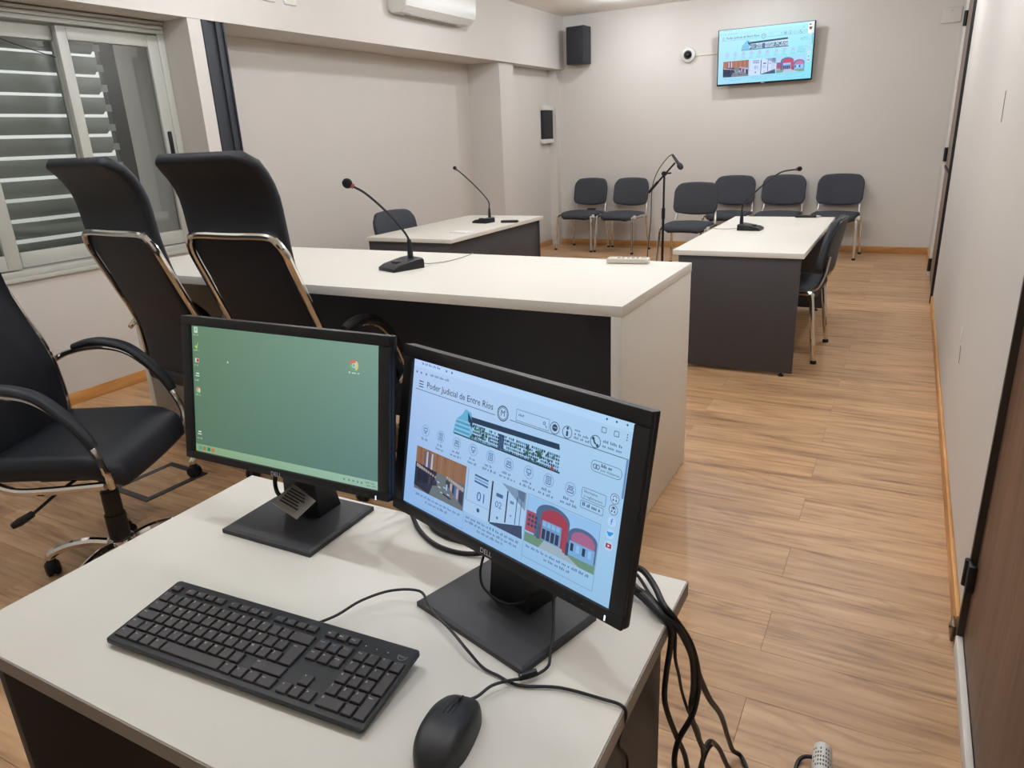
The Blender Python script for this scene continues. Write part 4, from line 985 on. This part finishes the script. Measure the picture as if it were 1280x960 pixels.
def exec_chair(label, loc, rz, spin):
    t = thing('executive_chair', label, 'office chair', loc, rz, 'high backed black office chairs')
    def back(x, v, o):
        p, g = on_back(v); n_ = Vector((0, g.z, -g.y)); f = v/BL_
        p = p+n_*(o+.004*(x/.235)**2*max(0, min(1, (.98-f)/.25))); return (x, p.y, p.z)
    mk('backrest', pad(.475, BL_, .042, .02, .05, .075, back, 10, 22, lambda f: .90+.10*max(0, min(1, (f-.50)/.16))), 'leather', t)
    p0, g0 = on_back(BL_*.965)
    mk('back_piping', T([back(x, BL_*.985, -.012) for x in (-.13, -.06, 0, .06, .13)], .004, 6, 3), 'leather', t)
    def seat(x, v, o):
        y = -.205+v; z = .488-.05*max(0, (v-.33)/.14)**2+.012*(x/.25)**2; return (x, y, z+o)
    mk('seat', pad(.50, .468, .085, .036, .05, .07, seat, 10, 10), 'leather', t)
    def loop():
        L = [(-.235, .20, .437), (-.235, .0, .425), (-.235, -.10, .430)]+[(-.235, y, z) for y, z in TP[:-1]]
        y, z = TP[-1]; L += [(-.233, y+.018, z-.05), (-.216, y+.005, z-.014), (-.175, y, z+.006), (0, y, z+.006)]
        return L+[(-a, b, c) for a, b, c in L[-2::-1]]
    mk('back_frame', T(loop(), .014, 10, 5), 'chrome', t)
    AR = [(-.225, .705), (-.16, .738), (-.08, .757), (0, .757), (.08, .730), (.16, .655), (.21, .57), (.235, .49), (.225, .435)]
    for q in (-1, 1):
        mk('arm_frame', T([(q*(.245 if i == 0 else .27 if i < 8 else .245), y, z) for i, (y, z) in enumerate(AR)], .011, 9, 5), 'chrome', t)
        pp = [(q*.27, y, z+.018) for y, z in ((-.12, .745), (-.06, .760), (0, .759), (.08, .733), (.15, .668), (.195, .605), (.215, .565))]
        pts = catmull(pp, 5); n = len(pts)
        mk('arm_pad', T(pts, [.022*(.55+.45*math.sin(PI*min(1, max(0, (i+1.5)/(n+2))))**.4) for i in range(n)], 12, flat=(.75, 1.15)), 'leather', t)
    mk('mechanism', B((-.09, -.12, .385), (.09, .13, .44), .01), 'plastic', t)
    mk('lever', T([(.08, .02, .40), (.17, .0, .392), (.22, -.02, .375), (.25, -.06, .345)], .0055, 7, 4), 'plastic', t)
    mk('lever_knob', T([(.243, -.05, .353), (.262, -.085, .335), (.272, -.105, .325)], [.011, .014, .010], 9), 'plastic', t)
    HB = (.01, .06, 0)
    mk('gas_column', lathe(NB(), [(.024, .385), (.026, .385), (.026, .31), (.030, .31), (.030, .22), (.035, .22), (.035, .10), (.02, .10)], 20), 'plastic', t, HB)
    mk('hub', lathe(NB(), [(.02, .07), (.045, .075), (.05, .10), (.045, .125), (.036, .13)], 20), 'chrome', t, HB)
    for k in range(5):
        a = spin+2*PI*k/5; ca, sa = math.cos(a), math.sin(a)
        mk('base_leg', T([(ca*r, sa*r, z) for r, z in ((.03, .105), (.10, .118), (.17, .112), (.225, .095), (.25, .078), (.252, .066))], .017, 9, 3), 'chrome', t, HB)
        cs = mk('caster', T([(ca*.252, sa*.252, .048), (ca*.252, sa*.252, .070)], [.020, .012], 10), 'plastic', t, HB)
        MM = Matrix.Translation((ca*.252, sa*.252, .027)) @ Matrix.Rotation(a+.6, 4, 'Z') @ Matrix.Rotation(PI/2, 4, 'Y')
        mk('wheel', lathe(NB(), [(.018, -.024), (.026, -.020), (.027, -.006), (.022, -.004), (.022, .004), (.027, .006), (.026, .020), (.018, .024)], 18, MM), 'rubber', cs)
    return t
ec = exec_chair('black high backed chair nearest the window, seen from behind', (-2.70, 2.11, 0), math.radians(-4), math.radians(-104))
dup(ec, (-2.10, 2.13, 0), math.radians(1), 'black high backed chair seen from behind, directly behind the green monitor')
exec_chair('black office chair turned sideways at the left edge, seat and arms showing', (-2.415, 1.285, 0), math.radians(-62), math.radians(-104+22))

# ------------------------------------------------------------------ floor box
t = thing('floor_box', 'dark steel rimmed floor socket box set in the planks behind the chairs', 'floor box', (-2.875, 1.825, 0), math.radians(-3))
bm = NB(); a, b, w_ = .135, .155, .03
box(bm, (-a, -b, 0), (a, -b+w_, .004)); box(bm, (-a, b-w_, 0), (a, b, .004)); box(bm, (-a, -b+w_, 0), (-a+w_, b-w_, .004)); box(bm, (a-w_, -b+w_, 0), (a, b-w_, .004))
mk('rim', bm, 'floor_metal', t, smooth=0); mk('lid', B((-a+w_, -b+w_, .0), (a-w_, b-w_, .002)), 'floor_wood', t, smooth=0)

# ------------------------------------------------------------------ desk microphones
def desk_mic(label, loc, rz, pts, headr, collar=True, cable=None):
    """local: front of the wedge base towards -Y; pts = gooseneck in local coordinates"""
    t = thing('gooseneck_microphone', label, 'microphone', loc, rz, 'desk microphones')
    w_ = .062
    prof = [(-.085, 0), (-.085, .014), (-.06, .026), (.03, .042), (.065, .044), (.072, .038), (.072, 0)]
    rg = []
    for x, k in ((-w_, .9), (-w_+.006, 1), (w_-.006, 1), (w_, .9)): rg.append([(x, y*(.985 if k < 1 else 1), max(0, z*k)) for y, z in prof])
    b_ = mk('base', hull_loft(NB(), rg), 'plastic', t, smooth=20)
    mk('speak_button', B((-.02, -.045, .028), (.02, -.02, .0375), .002), 'plastic_matte', b_)
    P_ = catmull(pts, 8)
    mk('stem_socket', lathe(NB(), [(.013, 0), (.012, .04), (.009, .075), (.006, .082)], 14, Matrix.Translation((pts[0][0], pts[0][1], .040))), 'plastic', t)
    mk('gooseneck', tube(NB(), P_, .0052, 9), 'plastic', t)
    d = (P_[-1]-P_[-3]).normalized(); e = P_[-1]
    Q = Matrix.Translation(e) @ d.to_track_quat('Z', 'Y').to_matrix().to_4x4()
    mk('light_ring', lathe(NB(), [(.008, -.006), (.0105, -.005), (.0105, .005), (.008, .006)], 16, Q), 'red_ring', t)
    mk('windscreen', lathe(NB(), [(.009, .004)]+[(headr*math.sin(a), .004+headr*.95-headr*1.05*math.cos(a)) for a in (.5, .9, 1.3, 1.7, 2.1, 2.5, 2.8)]+[(0, .004+headr*2)], 18, Q), 'foam', t)
    if cable: mk('cable', T(cable, .0022, 6, 5), 'tag_grey', t)
    return t
def rel(pts, loc, rz):
    ca, sa = math.cos(-rz), math.sin(-rz); return [((x-loc[0])*ca-(y-loc[1])*sa, (x-loc[0])*sa+(y-loc[1])*ca, z-loc[2]) for x, y, z in pts]
L_ = (-1.90, 2.51, MZ); rz = math.radians(-21)
desk_mic('black gooseneck microphone on the long white bench desk', L_, rz, rel([(-1.885, 2.552, .98), (-1.885, 2.552, 1.02), (-1.908, 2.54, 1.07), (-1.96, 2.505, 1.15), (-2.02, 2.46, 1.225), (-2.064, 2.433, 1.258)], L_, rz), .021,
         cable=rel([(-1.86, 2.575, .92), (-1.83, 2.61, .912), (-1.80, 2.70, .907), (-1.79, 2.80, .907), (-1.80, 2.935, .907)], L_, rz))
L_ = (-3.22, 5.47, .736); rz = -PI/2-math.radians(10)
desk_mic('black gooseneck microphone on the table by the left wall', L_, rz, rel([(-3.168, 5.48, .80), (-3.168, 5.48, .85), (-3.175, 5.48, .92), (-3.27, 5.48, 1.02), (-3.38, 5.48, 1.115), (-3.475, 5.48, 1.185)], L_, rz), .016)
L_ = (-.955, 5.30, .736); rz = PI/2-math.radians(4)
desk_mic('black gooseneck microphone on the aisle table, its red ring lit', L_, rz, rel([(-1.012, 5.30, .80), (-1.013, 5.30, .87), (-1.0, 5.30, .92), (-.93, 5.30, .995), (-.86, 5.30, 1.06), (-.77, 5.30, 1.123), (-.675, 5.30, 1.14)], L_, rz), .016,
         cable=rel([(-1.02, 5.32, .75), (-1.05, 5.33, .742), (-1.12, 5.30, .739), (-1.21, 5.32, .739)], L_, rz))
# small things on the tables
t = thing('remote_control', 'cream remote control lying on the bench desk near its right end', 'remote', (-1.0, 2.87, MZ), math.radians(8))
mk('case', B((-.088, -.026, 0), (.088, .026, .022), .006), 'offwhite_plastic', t)
bm = NB()
for i in range(5):
    for j in range(2): box(bm, (-.045+i*.02, -.014+j*.016, .021), (-.033+i*.02, -.004+j*.016, .0245), .001)
mk('buttons', bm, 'button_grey', t); mk('display', B((.052, -.017, .0215), (.078, .017, .0228), .0005), 'tag_grey', t)
t = tag(mk('white_notepad', B((-.085, -.05, 0), (.085, .05, .008), .002), 'paper', None, (-3.06, 4.84, .736), (0, 0, math.radians(-8))), 'thin white pad lying near the front of the left wall table', 'notepad')
t = thing('cable_adapter', 'small black adapter with a lead beside the microphone on the left wall table', 'adapter', (-2.985, 5.50, .736), math.radians(14))
mk('case', B((-.075, -.018, 0), (.075, .018, .02), .006), 'plastic', t); mk('lead', T([(-.06, .01, .012), (-.05, .07, .006), (.03, .09, .005), (.07, .05, .005), (.072, .01, .01)], .003, 6, 5), 'rubber', t)
t = thing('ballpoint_pen', 'dark pen lying at the far end of the aisle table', 'pen', (-.66, 6.075, .736), math.radians(3))
mk('barrel', T([(-.095, 0, .011), (.06, 0, .011)], .010, 10), 'plastic', t); mk('tip', T([(.06, 0, .011), (.085, 0, .011), (.095, 0, .011)], [.010, .006, .002], 10), 'satin', t)

# ------------------------------------------------------------------ microphone stand
t = thing('microphone_stand', 'black boom microphone stand in front of the back row of chairs', 'microphone stand', (-2.055, 6.9, 0))
mk('pole', lathe(NB(), [(.010, .10), (.012, .10), (.012, .62), (.017, .62), (.017, .72), (.010, .72), (.010, 1.035), (0, 1.035)], 14), 'plastic', t)
for k in range(3):
    a = .6+2*PI*k/3; mk('leg', T([(.01*math.cos(a), .01*math.sin(a), .16), (.30*math.cos(a), .30*math.sin(a), .012)], .009, 8), 'plastic', t)
mk('clamp', lathe(NB(), [(0, -.022), (.022, -.022), (.022, .022), (0, .022)], 14, Matrix.Translation((0, 0, 1.04)) @ Matrix.Rotation(PI/2, 4, 'X')), 'plastic', t)
mk('clamp_knob', B((.03, -.015, 1.035), (.065, .015, 1.05), .004), 'plastic', t)
mk('boom', T([(-.15, 0, .865), (.10, 0, 1.135)], .0085, 8), 'plastic', t)
mk('counterweight', T([(-.15, 0, .865), (-.06, 0, .965)], .013, 10), 'plastic', t)
Q = Matrix.Translation((.115, 0, 1.150)) @ Vector((.55, 0, -.75)).to_track_quat('Z', 'Y').to_matrix().to_4x4()
mk('microphone', lathe(NB(), [(0, -.075), (.011, -.075), (.015, .03), (.022, .035), (.027, .05), (.025, .075), (.014, .09), (0, .093)], 16, Q), 'plastic_matte', t)
mk('cable', T([(.068, 0, 1.21), (.03, -.02, 1.18), (-.06, -.02, 1.06), (-.11, -.02, .90), (-.12, -.01, .60), (-.15, 0, .25), (-.14, .03, .006)], .004, 7, 6), 'rubber', t)
